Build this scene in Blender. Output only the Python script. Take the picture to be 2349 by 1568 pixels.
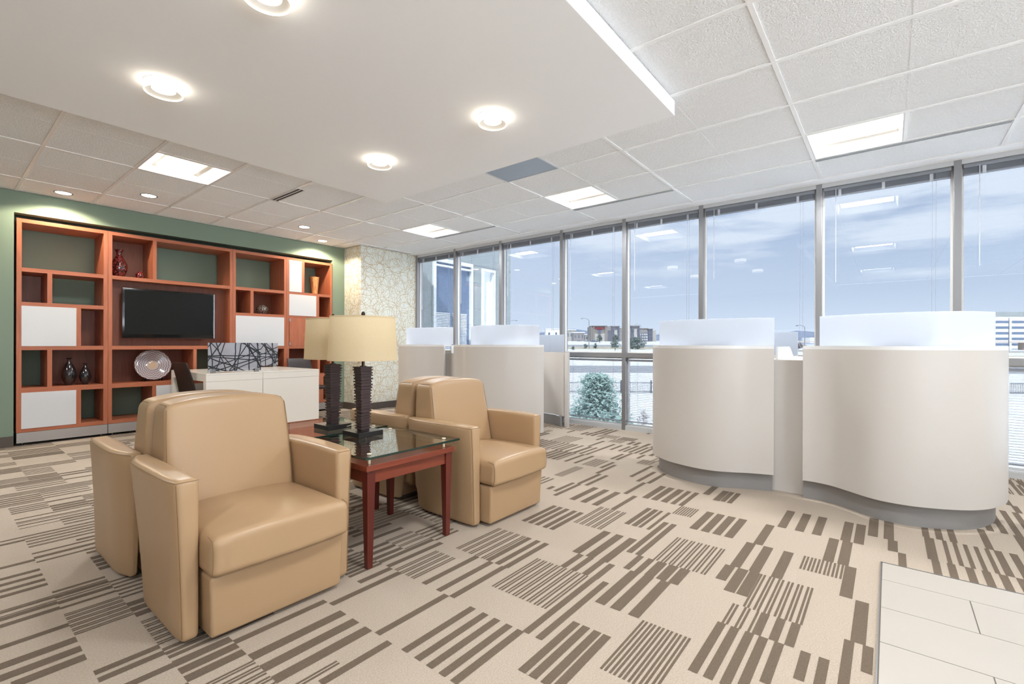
import bpy, bmesh, math, random
from mathutils import Vector, Matrix
random.seed(7)
PI = math.pi
sc = bpy.context.scene
for o in list(bpy.data.objects): bpy.data.objects.remove(o)
COL = sc.collection

# ------------------------------------------------------------------ camera
H_CAM = 1.0914          # eye height
CEIL = 2.699            # ceiling height
F_PX, YAW, ROLL = 1083.41, 0.6746, 0.0024
cam = bpy.data.objects.new('camera', bpy.data.cameras.new('camera'))
COL.objects.link(cam)
cam.data.sensor_width = 36; cam.data.lens = 36 * F_PX / 2349
cam.data.shift_y = 5.17 / 2349
cam.data.clip_start = .05; cam.data.clip_end = 3000
_c, _s = math.cos(YAW), math.sin(YAW)
_F = Vector((_c, _s, 0)); _R = Vector((_s, -_c, 0)); _U = Vector((0, 0, 1))
_xa = _R * math.cos(ROLL) + _U * math.sin(ROLL); _ya = -_R * math.sin(ROLL) + _U * math.cos(ROLL)
M = Matrix((_xa, _ya, -_F)).transposed().to_4x4(); M.translation = (0, 0, H_CAM)
cam.matrix_world = M
sc.camera = cam

# ------------------------------------------------------------------ exposure
sc.view_settings.view_transform = 'Standard'; sc.view_settings.look = 'None'
sc.view_settings.gamma = 1; sc.view_settings.exposure = 0.48
sc.view_settings.use_curve_mapping = False

# ------------------------------------------------------------------ world: pale winter sky with thin cloud
SKY = 4.2
w = bpy.data.worlds.new('sky'); sc.world = w; w.use_nodes = True
nt = w.node_tree; nt.nodes.clear()
def N(nt, t, **k):
    n = nt.nodes.new(t)
    for a, b in k.items(): setattr(n, a, b)
    return n
tc = N(nt, 'ShaderNodeTexCoord'); sep = N(nt, 'ShaderNodeSeparateXYZ'); nt.links.new(tc.outputs['Generated'], sep.inputs[0])
rmp = N(nt, 'ShaderNodeValToRGB'); nt.links.new(sep.outputs[2], rmp.inputs[0])
cr = rmp.color_ramp; cr.elements[0].position = 0; cr.elements[0].color = (1.35, 1.4, 1.45, 1)
cr.elements[1].position = .55; cr.elements[1].color = (.46, .60, .88, 1)
e = cr.elements.new(.09); e.color = (1.0, 1.09, 1.2, 1)
e = cr.elements.new(.25); e.color = (.64, .76, .97, 1)
mp = N(nt, 'ShaderNodeMapping'); nt.links.new(tc.outputs['Generated'], mp.inputs[0]); mp.inputs['Scale'].default_value = (2.2, 2.2, 12)
nz = N(nt, 'ShaderNodeTexNoise'); nz.inputs['Scale'].default_value = 1.3; nz.inputs['Detail'].default_value = 9; nz.inputs['Roughness'].default_value = .55
nt.links.new(mp.outputs[0], nz.inputs['Vector'])
# cloud bank gets thicker higher up
ad = N(nt, 'ShaderNodeMath', operation='MULTIPLY_ADD'); nt.links.new(sep.outputs[2], ad.inputs[0]); ad.inputs[1].default_value = 1.1; nt.links.new(nz.outputs[0], ad.inputs[2])
cm = N(nt, 'ShaderNodeValToRGB'); nt.links.new(ad.outputs[0], cm.inputs[0])
cm.color_ramp.elements[0].position = .66; cm.color_ramp.elements[0].color = (0, 0, 0, 1); cm.color_ramp.elements[1].position = .78; cm.color_ramp.elements[1].color = (1, 1, 1, 1)
hzm = N(nt, 'ShaderNodeMath', operation='MULTIPLY'); hzm.use_clamp = True; nt.links.new(sep.outputs[1], hzm.inputs[0]); hzm.inputs[1].default_value = .75
hz_ = N(nt, 'ShaderNodeMixRGB'); nt.links.new(hzm.outputs[0], hz_.inputs[0]); nt.links.new(rmp.outputs[0], hz_.inputs[1]); hz_.inputs[2].default_value = (1.2, 1.25, 1.33, 1)
mx = N(nt, 'ShaderNodeMixRGB'); nt.links.new(cm.outputs[0], mx.inputs[0]); nt.links.new(hz_.outputs[0], mx.inputs[1]); mx.inputs[2].default_value = (1.3, 1.32, 1.35, 1)
bg = N(nt, 'ShaderNodeBackground'); nt.links.new(mx.outputs[0], bg.inputs[0]); 
lo = N(nt, 'ShaderNodeMath', operation='LESS_THAN'); nt.links.new(sep.outputs[2], lo.inputs[0]); lo.inputs[1].default_value = -.02      # glow below the horizon, added to throw snow light on the ceiling
st_ = N(nt, 'ShaderNodeMath', operation='MULTIPLY_ADD'); nt.links.new(lo.outputs[0], st_.inputs[0]); st_.inputs[1].default_value = SKY * 2.5; st_.inputs[2].default_value = SKY
nt.links.new(st_.outputs[0], bg.inputs[1])
wo = N(nt, 'ShaderNodeOutputWorld'); nt.links.new(bg.outputs[0], wo.inputs[0])

# ------------------------------------------------------------------ sun (outside only: the room is roofed)
sd = bpy.data.lights.new('sun', 'SUN'); sd.energy = 24; sd.angle = .01; sd.color = (1, .96, .9)
so = bpy.data.objects.new('sun', sd); COL.objects.link(so)
so.rotation_euler = Vector((.62, .35, -.62)).to_track_quat('-Z', 'Y').to_euler()

# ------------------------------------------------------------------ helpers: materials
MATS = {}
def srgb(r, g, b):
    f = lambda c: (c / 255 / 12.92) if c <= 10 else ((c / 255 + .055) / 1.055) ** 2.4
    return (f(r), f(g), f(b), 1)
def mat(name, col, rough=.5, metal=0, spec=.5, coat=0, noise=None, bump=None, emit=None, trans=0, ior=1.45, sheen=0):
    """noise=(scale, amount[,stretch]) varies the colour; bump=(scale, strength, distance)"""
    m = bpy.data.materials.new(name); m.use_nodes = True; t = m.node_tree
    p = t.nodes['Principled BSDF']
    p.inputs['Base Color'].default_value = col; p.inputs['Roughness'].default_value = rough
    p.inputs['Metallic'].default_value = metal; p.inputs['Specular IOR Level'].default_value = spec
    p.inputs['Coat Weight'].default_value = coat; p.inputs['Transmission Weight'].default_value = trans; p.inputs['IOR'].default_value = ior
    if coat: p.inputs['Coat Roughness'].default_value = .08
    if sheen: p.inputs['Sheen Weight'].default_value = sheen
    co = N(t, 'ShaderNodeTexCoord')
    if noise:
        q = N(t, 'ShaderNodeTexNoise'); q.inputs['Scale'].default_value = noise[0]; q.inputs['Detail'].default_value = 5
        mpn = N(t, 'ShaderNodeMapping'); t.links.new(co.outputs['Object'], mpn.inputs[0]); t.links.new(mpn.outputs[0], q.inputs['Vector'])
        if len(noise) > 2: mpn.inputs['Scale'].default_value = noise[2]
        x = N(t, 'ShaderNodeMixRGB'); x.blend_type = 'MIX'
        a = noise[1]
        x.inputs[1].default_value = tuple(c * (1 - a) for c in col[:3]) + (1,); x.inputs[2].default_value = tuple(min(1, c * (1 + a)) for c in col[:3]) + (1,)
        t.links.new(q.outputs[0], x.inputs[0]); t.links.new(x.outputs[0], p.inputs['Base Color'])
    if bump:
        q = N(t, 'ShaderNodeTexNoise'); q.inputs['Scale'].default_value = bump[0]; q.inputs['Detail'].default_value = 3
        t.links.new(co.outputs['Object'], q.inputs['Vector'])
        b = N(t, 'ShaderNodeBump'); b.inputs['Strength'].default_value = bump[1]; b.inputs['Distance'].default_value = bump[2]
        t.links.new(q.outputs[0], b.inputs['Height']); t.links.new(b.outputs[0], p.inputs['Normal'])
    if emit:
        p.inputs['Emission Color'].default_value = emit[0]; p.inputs['Emission Strength'].default_value = emit[1]
    MATS[name] = m; return m
def wood(name, c1, c2, rough=.35, axis='Z', sc_=1.0, coat=0):
    m = mat(name, c1, rough, coat=coat); t = m.node_tree; p = t.nodes['Principled BSDF']
    co = N(t, 'ShaderNodeTexCoord'); mpn = N(t, 'ShaderNodeMapping'); t.links.new(co.outputs['Object'], mpn.inputs[0])
    s = {'X': (1.2, 14, 14), 'Y': (14, 1.2, 14), 'Z': (14, 14, 1.2)}[axis]
    mpn.inputs['Scale'].default_value = tuple(v * sc_ for v in s)
    q = N(t, 'ShaderNodeTexNoise'); q.inputs['Scale'].default_value = 1.6; q.inputs['Detail'].default_value = 6; q.inputs['Distortion'].default_value = 1.2
    t.links.new(mpn.outputs[0], q.inputs['Vector'])
    r = N(t, 'ShaderNodeValToRGB'); r.color_ramp.elements[0].position = .3; r.color_ramp.elements[0].color = c1; r.color_ramp.elements[1].position = .7; r.color_ramp.elements[1].color = c2
    t.links.new(q.outputs[0], r.inputs[0]); t.links.new(r.outputs[0], p.inputs['Base Color'])
    return m
def glassmat(name, tint, ior=1.5, extra=0.0, rough=0.0, pw_=4.5):
    m = bpy.data.materials.new(name); m.use_nodes = True; t = m.node_tree; t.nodes.clear()
    o = N(t, 'ShaderNodeOutputMaterial'); mi = N(t, 'ShaderNodeMixShader'); tr = N(t, 'ShaderNodeBsdfTransparent'); gl = N(t, 'ShaderNodeBsdfGlossy')
    tr.inputs[0].default_value = tint; gl.inputs['Roughness'].default_value = rough
    fr = N(t, 'ShaderNodeFresnel'); fr.inputs[0].default_value = ior
    geo = N(t, 'ShaderNodeNewGeometry')                       # thin sheet: same reflectance on both faces
    ad = N(t, 'ShaderNodeMath', operation='ADD'); ad.inputs[1].default_value = extra; ad.use_clamp = True
    lw = N(t, 'ShaderNodeLayerWeight'); lw.inputs[0].default_value = .5
    pw = N(t, 'ShaderNodeMath', operation='POWER'); t.links.new(lw.outputs['Facing'], pw.inputs[0]); pw.inputs[1].default_value = pw_
    ma = N(t, 'ShaderNodeMath', operation='MULTIPLY_ADD'); t.links.new(pw.outputs[0], ma.inputs[0]); ma.inputs[1].default_value = .85; ma.inputs[2].default_value = .05 + extra
    ma.use_clamp = True
    t.links.new(ma.outputs[0], mi.inputs[0]); t.links.new(tr.outputs[0], mi.inputs[1]); t.links.new(gl.outputs[0], mi.inputs[2]); t.links.new(mi.outputs[0], o.inputs[0])
    MATS[name] = m; return m
def emis(name, col, s):
    m = bpy.data.materials.new(name); m.use_nodes = True; t = m.node_tree; t.nodes.clear()
    o = N(t, 'ShaderNodeOutputMaterial'); e = N(t, 'ShaderNodeEmission'); e.inputs[0].default_value = col; e.inputs[1].default_value = s
    t.links.new(e.outputs[0], o.inputs[0]); MATS[name] = m; return m

# ------------------------------------------------------------------ helpers: objects
def prop(o, label=None, cat=None, group=None, kind=None):
    if label: o['label'] = label
    if cat: o['category'] = cat
    if group: o['group'] = group
    if kind: o['kind'] = kind
    return o
def root(name, loc=(0, 0, 0), label=None, cat=None, group=None, kind=None, rz=0):
    o = bpy.data.objects.new(name, None); COL.objects.link(o); o.location = loc; o.rotation_euler = (0, 0, rz)
    o.empty_display_size = .1
    return prop(o, label, cat, group, kind)
def mk(name, bm, mats, parent=None, smooth=0, loc=None, **pr):
    bmesh.ops.recalc_face_normals(bm, faces=bm.faces)
    me = bpy.data.meshes.new(name); bm.to_mesh(me); bm.free()
    if not isinstance(mats, (list, tuple)): mats = [mats]
    for m in mats: me.materials.append(MATS[m] if isinstance(m, str) else m)
    if smooth:
        me.shade_smooth(); me.set_sharp_from_angle(angle=math.radians(smooth))
    o = bpy.data.objects.new(name, me); COL.objects.link(o)
    if parent: o.parent = parent
    if loc: o.location = loc
    return prop(o, **pr)
def copy_tree(o, parent=None):
    c = o.copy(); COL.objects.link(c)
    for k in ('label',):
        pass
    if parent: c.parent = parent
    for ch in [x for x in bpy.data.objects if x.parent == o]: copy_tree(ch, c)
    return c
def B(): return bmesh.new()
def box(bm, x0, x1, y0, y1, z0, z1, mi=0, bev=0):
    vs = [bm.verts.new(p) for p in ((x0, y0, z0), (x1, y0, z0), (x1, y1, z0), (x0, y1, z0), (x0, y0, z1), (x1, y0, z1), (x1, y1, z1), (x0, y1, z1))]
    fs = [bm.faces.new([vs[i] for i in q]) for q in ((0, 3, 2, 1), (4, 5, 6, 7), (0, 1, 5, 4), (1, 2, 6, 5), (2, 3, 7, 6), (3, 0, 4, 7))]
    for f in fs: f.material_index = mi
    if bev:
        es = list({e for f in fs for e in f.edges})
        r = bmesh.ops.bevel(bm, geom=es, offset=bev, segments=2, affect='EDGES', profile=.6)
        for f in r['faces']: f.material_index = mi
    return bm
def quad(bm, pts, mi=0):
    f = bm.faces.new([bm.verts.new(p) for p in pts]); f.material_index = mi; return f
def prism(bm, poly, z0, z1, mi=0):
    n = len(poly); a = [bm.verts.new((p[0], p[1], z0)) for p in poly]; b = [bm.verts.new((p[0], p[1], z1)) for p in poly]
    for f in [bm.faces.new(a[::-1]), bm.faces.new(b)] + [bm.faces.new((a[i], a[(i + 1) % n], b[(i + 1) % n], b[i])) for i in range(n)]: f.material_index = mi
def lathe(bm, prof, cx=0, cy=0, cz=0, n=40, mi=0, sx=1, sy=1):
    rings = []
    for r, z in prof:
        rings.append([bm.verts.new((cx + sx * r * math.cos(2 * PI * i / n), cy + sy * r * math.sin(2 * PI * i / n), cz + z)) for i in range(n)] if r > 1e-6 else [bm.verts.new((cx, cy, cz + z))])
    for a, b in zip(rings, rings[1:]):
        for i in range(n):
            j = (i + 1) % n
            if len(a) == 1 and len(b) == 1: continue
            if len(a) == 1: f = bm.faces.new((a[0], b[j], b[i]))
            elif len(b) == 1: f = bm.faces.new((a[i], a[j], b[0]))
            else: f = bm.faces.new((a[i], a[j], b[j], b[i]))
            f.material_index = mi
def tube(bm, pts, r, n=8, mi=0, caps=True):
    pts = [Vector(p) for p in pts]; rings = []
    for i, p in enumerate(pts):
        d = (pts[min(i + 1, len(pts) - 1)] - pts[max(i - 1, 0)]).normalized()
        a = d.orthogonal().normalized() if abs(d.z) > .95 else d.cross(Vector((0, 0, 1))).normalized()
        b = d.cross(a)
        rr = r[i] if isinstance(r, (list, tuple)) else r
        rings.append([bm.verts.new(p + a * rr * math.cos(2 * PI * k / n) + b * rr * math.sin(2 * PI * k / n)) for k in range(n)])
    for a, b in zip(rings, rings[1:]):
        for i in range(n):
            f = bm.faces.new((a[i], a[(i + 1) % n], b[(i + 1) % n], b[i])); f.material_index = mi
    if caps:
        for q in (rings[0], rings[-1][::-1]):
            f = bm.faces.new(q); f.material_index = mi
def cat(pts, n=6):
    """smooth Catmull-Rom curve through 2-D or 3-D points"""
    P = [Vector(p) for p in pts]; P = [2 * P[0] - P[1]] + P + [2 * P[-1] - P[-2]]; out = []
    for i in range(1, len(P) - 2):
        for k in range(n):
            t = k / n; a, b, c, d = P[i - 1:i + 3]
            out.append(.5 * ((2 * b) + (c - a) * t + (2 * a - 5 * b + 4 * c - d) * t * t + (3 * b - a - 3 * c + d) * t ** 3))
    out.append(P[-2]); return out
def offset(pts, d):
    out = []
    for i, p in enumerate(pts):
        t = (pts[min(i + 1, len(pts) - 1)] - pts[max(i - 1, 0)]); t = Vector((t.x, t.y)).normalized()
        out.append(Vector((p.x - t.y * d, p.y + t.x * d)))
    return out
def strip(bm, pts, th, z0, z1, mi=0):
    a = offset(pts, 0); b = offset(pts, th); n = len(a)
    q = [[bm.verts.new((p.x, p.y, z)) for p in pp] for pp in (a, b) for z in (z0, z1)]   # a0 a1 b0 b1
    for i in range(n - 1):
        for A, Bv in ((q[0], q[1]), (q[3], q[2]), (q[1], q[3]), (q[2], q[0])):
            bm.faces.new((A[i], A[i + 1], Bv[i + 1], Bv[i])).material_index = mi
    for i in (0, n - 1): bm.faces.new((q[0][i], q[1][i], q[3][i], q[2][i])).material_index = mi
def rbox(bm, lo, hi, r, fn=None, n=8, mi=0):
    """rounded box with optional shaping function, one closed surface"""
    def samp(a, b):
        k = [0, .12, .35, .65, 1]
        s = [a + r * x for x in k] + [a + r + (b - a - 2 * r) * i / n for i in range(1, n)] + [b - r * x for x in k[::-1]]
        return s
    S = [samp(lo[i], hi[i]) for i in range(3)]; V = {}
    def vert(p):
        k = tuple(round(x, 6) for x in p)
        if k in V: return V[k]
        inn = Vector([min(max(p[i], lo[i] + r), hi[i] - r) for i in range(3)]); v = Vector(p) - inn
        q = inn + v.normalized() * r if v.length > 1e-9 else Vector(p)
        if fn: q = Vector(fn(q))
        V[k] = bm.verts.new(q); return V[k]
    for ax in range(3):
        b_, c_ = (ax + 1) % 3, (ax + 2) % 3
        for side in (lo[ax], hi[ax]):
            for i in range(len(S[b_]) - 1):
                for j in range(len(S[c_]) - 1):
                    ps = []
                    for (ii, jj) in ((i, j), (i + 1, j), (i + 1, j + 1), (i, j + 1)):
                        p = [0, 0, 0]; p[ax] = side; p[b_] = S[b_][ii]; p[c_] = S[c_][jj]; ps.append(vert(p))
                    try: bm.faces.new(ps).material_index = mi
                    except ValueError: pass

# ------------------------------------------------------------------ materials
mat('tile_ceiling', srgb(243, 244, 244), .9, spec=.2, bump=(110, 1, .008), noise=(130, .13))
mat('tbar', srgb(246, 245, 243), .25, spec=.8)
mat('drywall_white', srgb(248, 249, 250), .75, spec=.25, bump=(160, .08, .001))
mat('wall_green', srgb(122, 138, 122), .6, spec=.3, bump=(220, .1, .001))
mat('wall_dim', srgb(128, 112, 96), .8)
mat('wall_plain', srgb(232, 228, 220), .7, spec=.3)
mat('baseboard_vinyl', srgb(84, 76, 70), .45)
mat('carpet', srgb(178, 164, 148), .95, spec=.1, noise=(200, .38), bump=(260, .6, .004), sheen=.1)
mat('carpet_dark', srgb(106, 92, 77), .95, spec=.1, noise=(200, .38), bump=(260, .6, .004), sheen=.1)
mat('porcelain', srgb(180, 173, 164), .32, noise=(3, .03))
mat('grout', srgb(120, 112, 104), .8)
mat('alu', srgb(158, 158, 160), .38, metal=.75)
mat('alu_white', srgb(205, 207, 209), .4, metal=.2)
mat('dark_slot', srgb(24, 24, 26), .6)
mat('grille_metal', srgb(160, 164, 170), .35, metal=.7, noise=(300, .25))
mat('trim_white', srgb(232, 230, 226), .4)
mat('blind_slat', srgb(150, 154, 162), .4, metal=.35)
mat('blind_dark', srgb(150, 155, 165), .45)
mat('cord_clear', srgb(205, 210, 218), .3)
mat('leather', srgb(178, 147, 112), .36, spec=.5, noise=(2.2, .06), bump=(380, .12, .0008))
mat('leather_seam', srgb(138, 108, 74), .6)
mat('leather_dark', srgb(44, 34, 32), .4, bump=(300, .1, .0008))
mat('laminate_white', srgb(206, 201, 195), .42, spec=.4, noise=(500, .015))
mat('laminate_cap', srgb(232, 232, 232), .35)
mat('metal_base', srgb(150, 148, 147), .5, metal=.2)
mat('door_white', srgb(208, 210, 213), .12, coat=.6)
mat('desk_white', srgb(226, 222, 214), .22, coat=.3)
mat('plinth_grey', srgb(172, 168, 166), .4, metal=.45)
mat('tv_black', srgb(10, 11, 13), .15, coat=.3)
mat('tv_screen', srgb(17, 19, 18), .25, spec=.25)
mat('chrome', srgb(200, 202, 205), .15, metal=1)
mat('steel', srgb(150, 152, 154), .35, metal=.9)
mat('lamp_wood', srgb(66, 50, 50), .32, noise=(12, .25))
mat('lamp_base_black', srgb(30, 27, 27), .3)
mat('bronze', srgb(60, 54, 46), .3, metal=.8)
mat('glass_edge', srgb(22, 48, 40), .08, coat=.5)
mat('pin_cream', srgb(222, 214, 190), .4)
mat('cord_white', srgb(214, 206, 186), .5)
mat('brass_dark', srgb(40, 34, 32), .4, metal=.5)
wood('cherry', srgb(160, 92, 64), srgb(178, 108, 78), .38, 'Z')
wood('cherry_h', srgb(160, 92, 64), srgb(178, 108, 78), .38, 'X')
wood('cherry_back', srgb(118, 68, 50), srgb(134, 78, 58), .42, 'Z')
wood('mahogany', srgb(112, 50, 34), srgb(134, 62, 42), .25, 'X', coat=.3)
wood('mahogany_leg', srgb(84, 32, 26), srgb(104, 42, 32), .28, 'Z', coat=.2)
wood('striped_wood', srgb(150, 84, 44), srgb(232, 190, 132), .35, 'Z', 3)
glassmat('window_glass', (.315, .335, .36, 1), extra=.0)
glassmat('fill_window_glass', (.72, .74, .76, 1))  # for the added fill windows only
glassmat('table_glass', (.86, .93, .90, 1), extra=.05, pw_=3.3)
WARM = (1, .84, .62, 1)
emis('lens_warm', (1, .88, .68, 1), 1.9)
emis('lens_bright', (1, .90, .76, 1), 25)
emis('ring_lens', (1, .92, .80, 1), 3.2)
emis('ring_glow', (1, .90, .74, 1), 4.5)
# ivory linen lamp shade: lets light through
def shade_mat():
    m = bpy.data.materials.new('linen'); m.use_nodes = True; t = m.node_tree; t.nodes.clear()
    o = N(t, 'ShaderNodeOutputMaterial'); a = N(t, 'ShaderNodeBsdfDiffuse'); b = N(t, 'ShaderNodeBsdfTranslucent'); x = N(t, 'ShaderNodeMixShader')
    co = N(t, 'ShaderNodeTexCoord'); q = N(t, 'ShaderNodeTexNoise'); q.inputs['Scale'].default_value = 260; t.links.new(co.outputs['Object'], q.inputs['Vector'])
    r = N(t, 'ShaderNodeMixRGB'); t.links.new(q.outputs[0], r.inputs[0]); r.inputs[1].default_value = srgb(228, 208, 168); r.inputs[2].default_value = srgb(244, 228, 194)
    t.links.new(r.outputs[0], a.inputs[0]); t.links.new(r.outputs[0], b.inputs[0]); x.inputs[0].default_value = .35
    t.links.new(a.outputs[0], x.inputs[1]); t.links.new(b.outputs[0], x.inputs[2]); t.links.new(x.outputs[0], o.inputs[0]); MATS['linen'] = m
shade_mat()
def frosted():
    m = bpy.data.materials.new('frosted'); m.use_nodes = True; t = m.node_tree; t.nodes.clear()
    o = N(t, 'ShaderNodeOutputMaterial'); a = N(t, 'ShaderNodeBsdfDiffuse'); b = N(t, 'ShaderNodeBsdfTranslucent'); x = N(t, 'ShaderNodeMixShader')
    a.inputs[0].default_value = (.74, .78, .84, 1); b.inputs[0].default_value = (.84, .87, .92, 1); x.inputs[0].default_value = .8
    g = N(t, 'ShaderNodeBsdfGlossy'); g.inputs['Roughness'].default_value = .3; y = N(t, 'ShaderNodeMixShader'); y.inputs[0].default_value = .04
    z = N(t, 'ShaderNodeMixShader'); tr = N(t, 'ShaderNodeBsdfTransparent'); z.inputs[0].default_value = .10
    t.links.new(a.outputs[0], x.inputs[1]); t.links.new(b.outputs[0], x.inputs[2]); t.links.new(x.outputs[0], y.inputs[1]); t.links.new(g.outputs[0], y.inputs[2])
    t.links.new(y.outputs[0], z.inputs[1]); t.links.new(tr.outputs[0], z.inputs[2]); t.links.new(z.outputs[0], o.inputs[0]); MATS['frosted'] = m
frosted()
def wallpaper():
    """cream paper printed with thin metallic loops"""
    m = mat('wallpaper', srgb(206, 200, 180), .5); t = m.node_tree; p = t.nodes['Principled BSDF']
    co = N(t, 'ShaderNodeTexCoord'); sp = N(t, 'ShaderNodeSeparateXYZ'); t.links.new(co.outputs['Object'], sp.inputs[0])
    su = N(t, 'ShaderNodeMath', operation='ADD'); t.links.new(sp.outputs[0], su.inputs[0]); t.links.new(sp.outputs[1], su.inputs[1])
    cb = N(t, 'ShaderNodeCombineXYZ'); t.links.new(su.outputs[0], cb.inputs[0]); t.links.new(sp.outputs[2], cb.inputs[1])
    last = None
    for k, (per, rx, ry, ox_, oz_, rot, wd) in enumerate(((.34, .15, .15, 0, 0, 0, .0016), (.34, .165, .12, .17, .09, 0, .0014), (.34, .09, .16, .17, .26, 0, .0014), (.27, .13, .13, .05, .12, .5, .0013), (.41, .20, .17, .1, .2, -.35, .0016),
                                         (.30, .07, .07, .02, .1, .2, .0012), (.37, .18, .10, .2, .05, .8, .0013), (.52, .25, .24, .3, .1, .15, .0017), (.34, .17, .17, .085, .2, -.8, .0013))):
        mpn = N(t, 'ShaderNodeMapping'); mpn.inputs['Location'].default_value = (ox_ + 20 * per, oz_ + 20 * per, 0); mpn.inputs['Rotation'].default_value = (0, 0, rot); t.links.new(cb.outputs[0], mpn.inputs[0])
        f1 = N(t, 'ShaderNodeVectorMath', operation='SCALE'); f1.inputs['Scale'].default_value = 1 / per; t.links.new(mpn.outputs[0], f1.inputs[0])
        f2 = N(t, 'ShaderNodeVectorMath', operation='FRACTION'); t.links.new(f1.outputs[0], f2.inputs[0])
        f3 = N(t, 'ShaderNodeVectorMath', operation='SUBTRACT'); t.links.new(f2.outputs[0], f3.inputs[0]); f3.inputs[1].default_value = (.5, .5, 0)
        f4 = N(t, 'ShaderNodeVectorMath', operation='MULTIPLY'); t.links.new(f3.outputs[0], f4.inputs[0]); f4.inputs[1].default_value = (per / rx, per / ry, 0)
        f5 = N(t, 'ShaderNodeVectorMath', operation='LENGTH'); t.links.new(f4.outputs[0], f5.inputs[0])
        c = N(t, 'ShaderNodeMath', operation='COMPARE'); t.links.new(f5.outputs['Value'], c.inputs[0]); c.inputs[1].default_value = 1.0; c.inputs[2].default_value = wd * 1.4 / rx
        if last is None: last = c
        else:
            x = N(t, 'ShaderNodeMath', operation='MAXIMUM'); t.links.new(last.outputs[0], x.inputs[0]); t.links.new(c.outputs[0], x.inputs[1]); last = x
    mi = N(t, 'ShaderNodeMixRGB'); t.links.new(last.outputs[0], mi.inputs[0]); mi.inputs[1].default_value = srgb(224, 225, 214); mi.inputs[2].default_value = srgb(188, 158, 110)
    t.links.new(mi.outputs[0], p.inputs['Base Color'])
    r = N(t, 'ShaderNodeMath', operation='MULTIPLY_ADD'); t.links.new(last.outputs[0], r.inputs[0]); r.inputs[1].default_value = -.2; r.inputs[2].default_value = .5; t.links.new(r.outputs[0], p.inputs['Roughness'])
    mm = N(t, 'ShaderNodeMath', operation='MULTIPLY'); t.links.new(last.outputs[0], mm.inputs[0]); mm.inputs[1].default_value = .6; t.links.new(mm.outputs[0], p.inputs['Metallic'])
wallpaper()

# ------------------------------------------------------------------ room shell
XW, YB = 5.607, 7.21              # inner faces of the window frames and of the green wall
XL, YF = -4.0, -4.0
ST = dict(kind='structure')
b = B()
box(b, XL, .607, YB, YB + .15, 0, CEIL); box(b, .607, 4.25, YB, YB + .15, 2.472, CEIL); box(b, 4.25, 4.47, YB, YB + .15, 0, CEIL)
box(b, .457, 4.40, 7.71, 7.86, 0, CEIL); box(b, .457, .607, YB + .15, 7.71, 0, CEIL); box(b, 4.25, 4.40, YB + .15, 7.71, 0, CEIL)
mk('wall_back', b, 'wall_green', **ST)
b = B(); box(b, 4.47, 5.75, 6.73, 7.36, 0, CEIL); mk('wall_corner', b, 'wallpaper', **ST)
b = B(); box(b, XL - .15, XL, YF, YB + .15, 0, CEIL); mk('wall_left', b, 'wall_dim', **ST)
b = B(); box(b, XL, 5.9, YF - .15, YF, 0, .12); box(b, XL, 5.9, YF - .15, YF, 2.62, CEIL); box(b, XL, -1.6, YF - .15, YF, .12, 2.62)
box(b, 1.2, 5.9, YF - .15, YF, .12, 2.62)
for k in (2, 3, 4): box(b, XL + k * 1.2 - .04, XL + k * 1.2 + .04, YF - .12, YF - .02, .12, 2.62)
mk('wall_front', b, 'wall_plain', **ST)
b = B(); box(b, XL, 1.2, YF - .075, YF - .074, .12, 2.62); mk('window_12', b, 'fill_window_glass', **ST)  # unseen windows behind the camera, added to let in fill daylight
b = B(); box(b, XL, .604, YB - .012, YB, 0, .112); box(b, 4.255, 4.458, YB - .012, YB, 0, .112)
box(b, 4.458, 4.47, 6.718, YB, 0, .112); box(b, 4.47, 5.60, 6.718, 6.73, 0, .112)
mk('baseboard_back', b, 'baseboard_vinyl', **ST)

# floor: broadloom with bar pattern woven in
b = B(); quad(b, [(XL, YF, 0), (5.75, YF, 0), (5.75, 7.86, 0), (XL, 7.86, 0)])
TX1, TY1 = 3.006, .034            # corner of the porcelain floor
LAID = {}
def bar(x0, x1, y0, y1):
    if y0 < TY1 and x0 < TX1:
        if x1 > TX1 and x0 > TX1 - .3: x0 = TX1
        elif y1 > TY1 + .01: y0 = TY1
        else: return
    if x1 > 5.6: x1 = 5.6
    if x1 - x0 < .01 or y1 - y0 < .003: return
    if any(x0 < q[1] - .002 and x1 > q[0] + .002 and y0 < q[3] + .001 and y1 > q[2] - .001 for q in LAID.get(int(y0 * 4), [])): return
    for kk in {int(y0 * 4) - 1, int(y0 * 4), int(y0 * 4) + 1, int(y1 * 4)}: LAID.setdefault(kk, []).append((x0, x1, y0, y1))
    quad(b, [(x0, y0, .0008), (x1, y0, .0008), (x1, y1, .0008), (x0, y1, .0008)], 1)
HC = .1785; XO = 1.43 - HC * 40
occ = set(); RH = .085; YO = .02 - RH * 60
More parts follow.
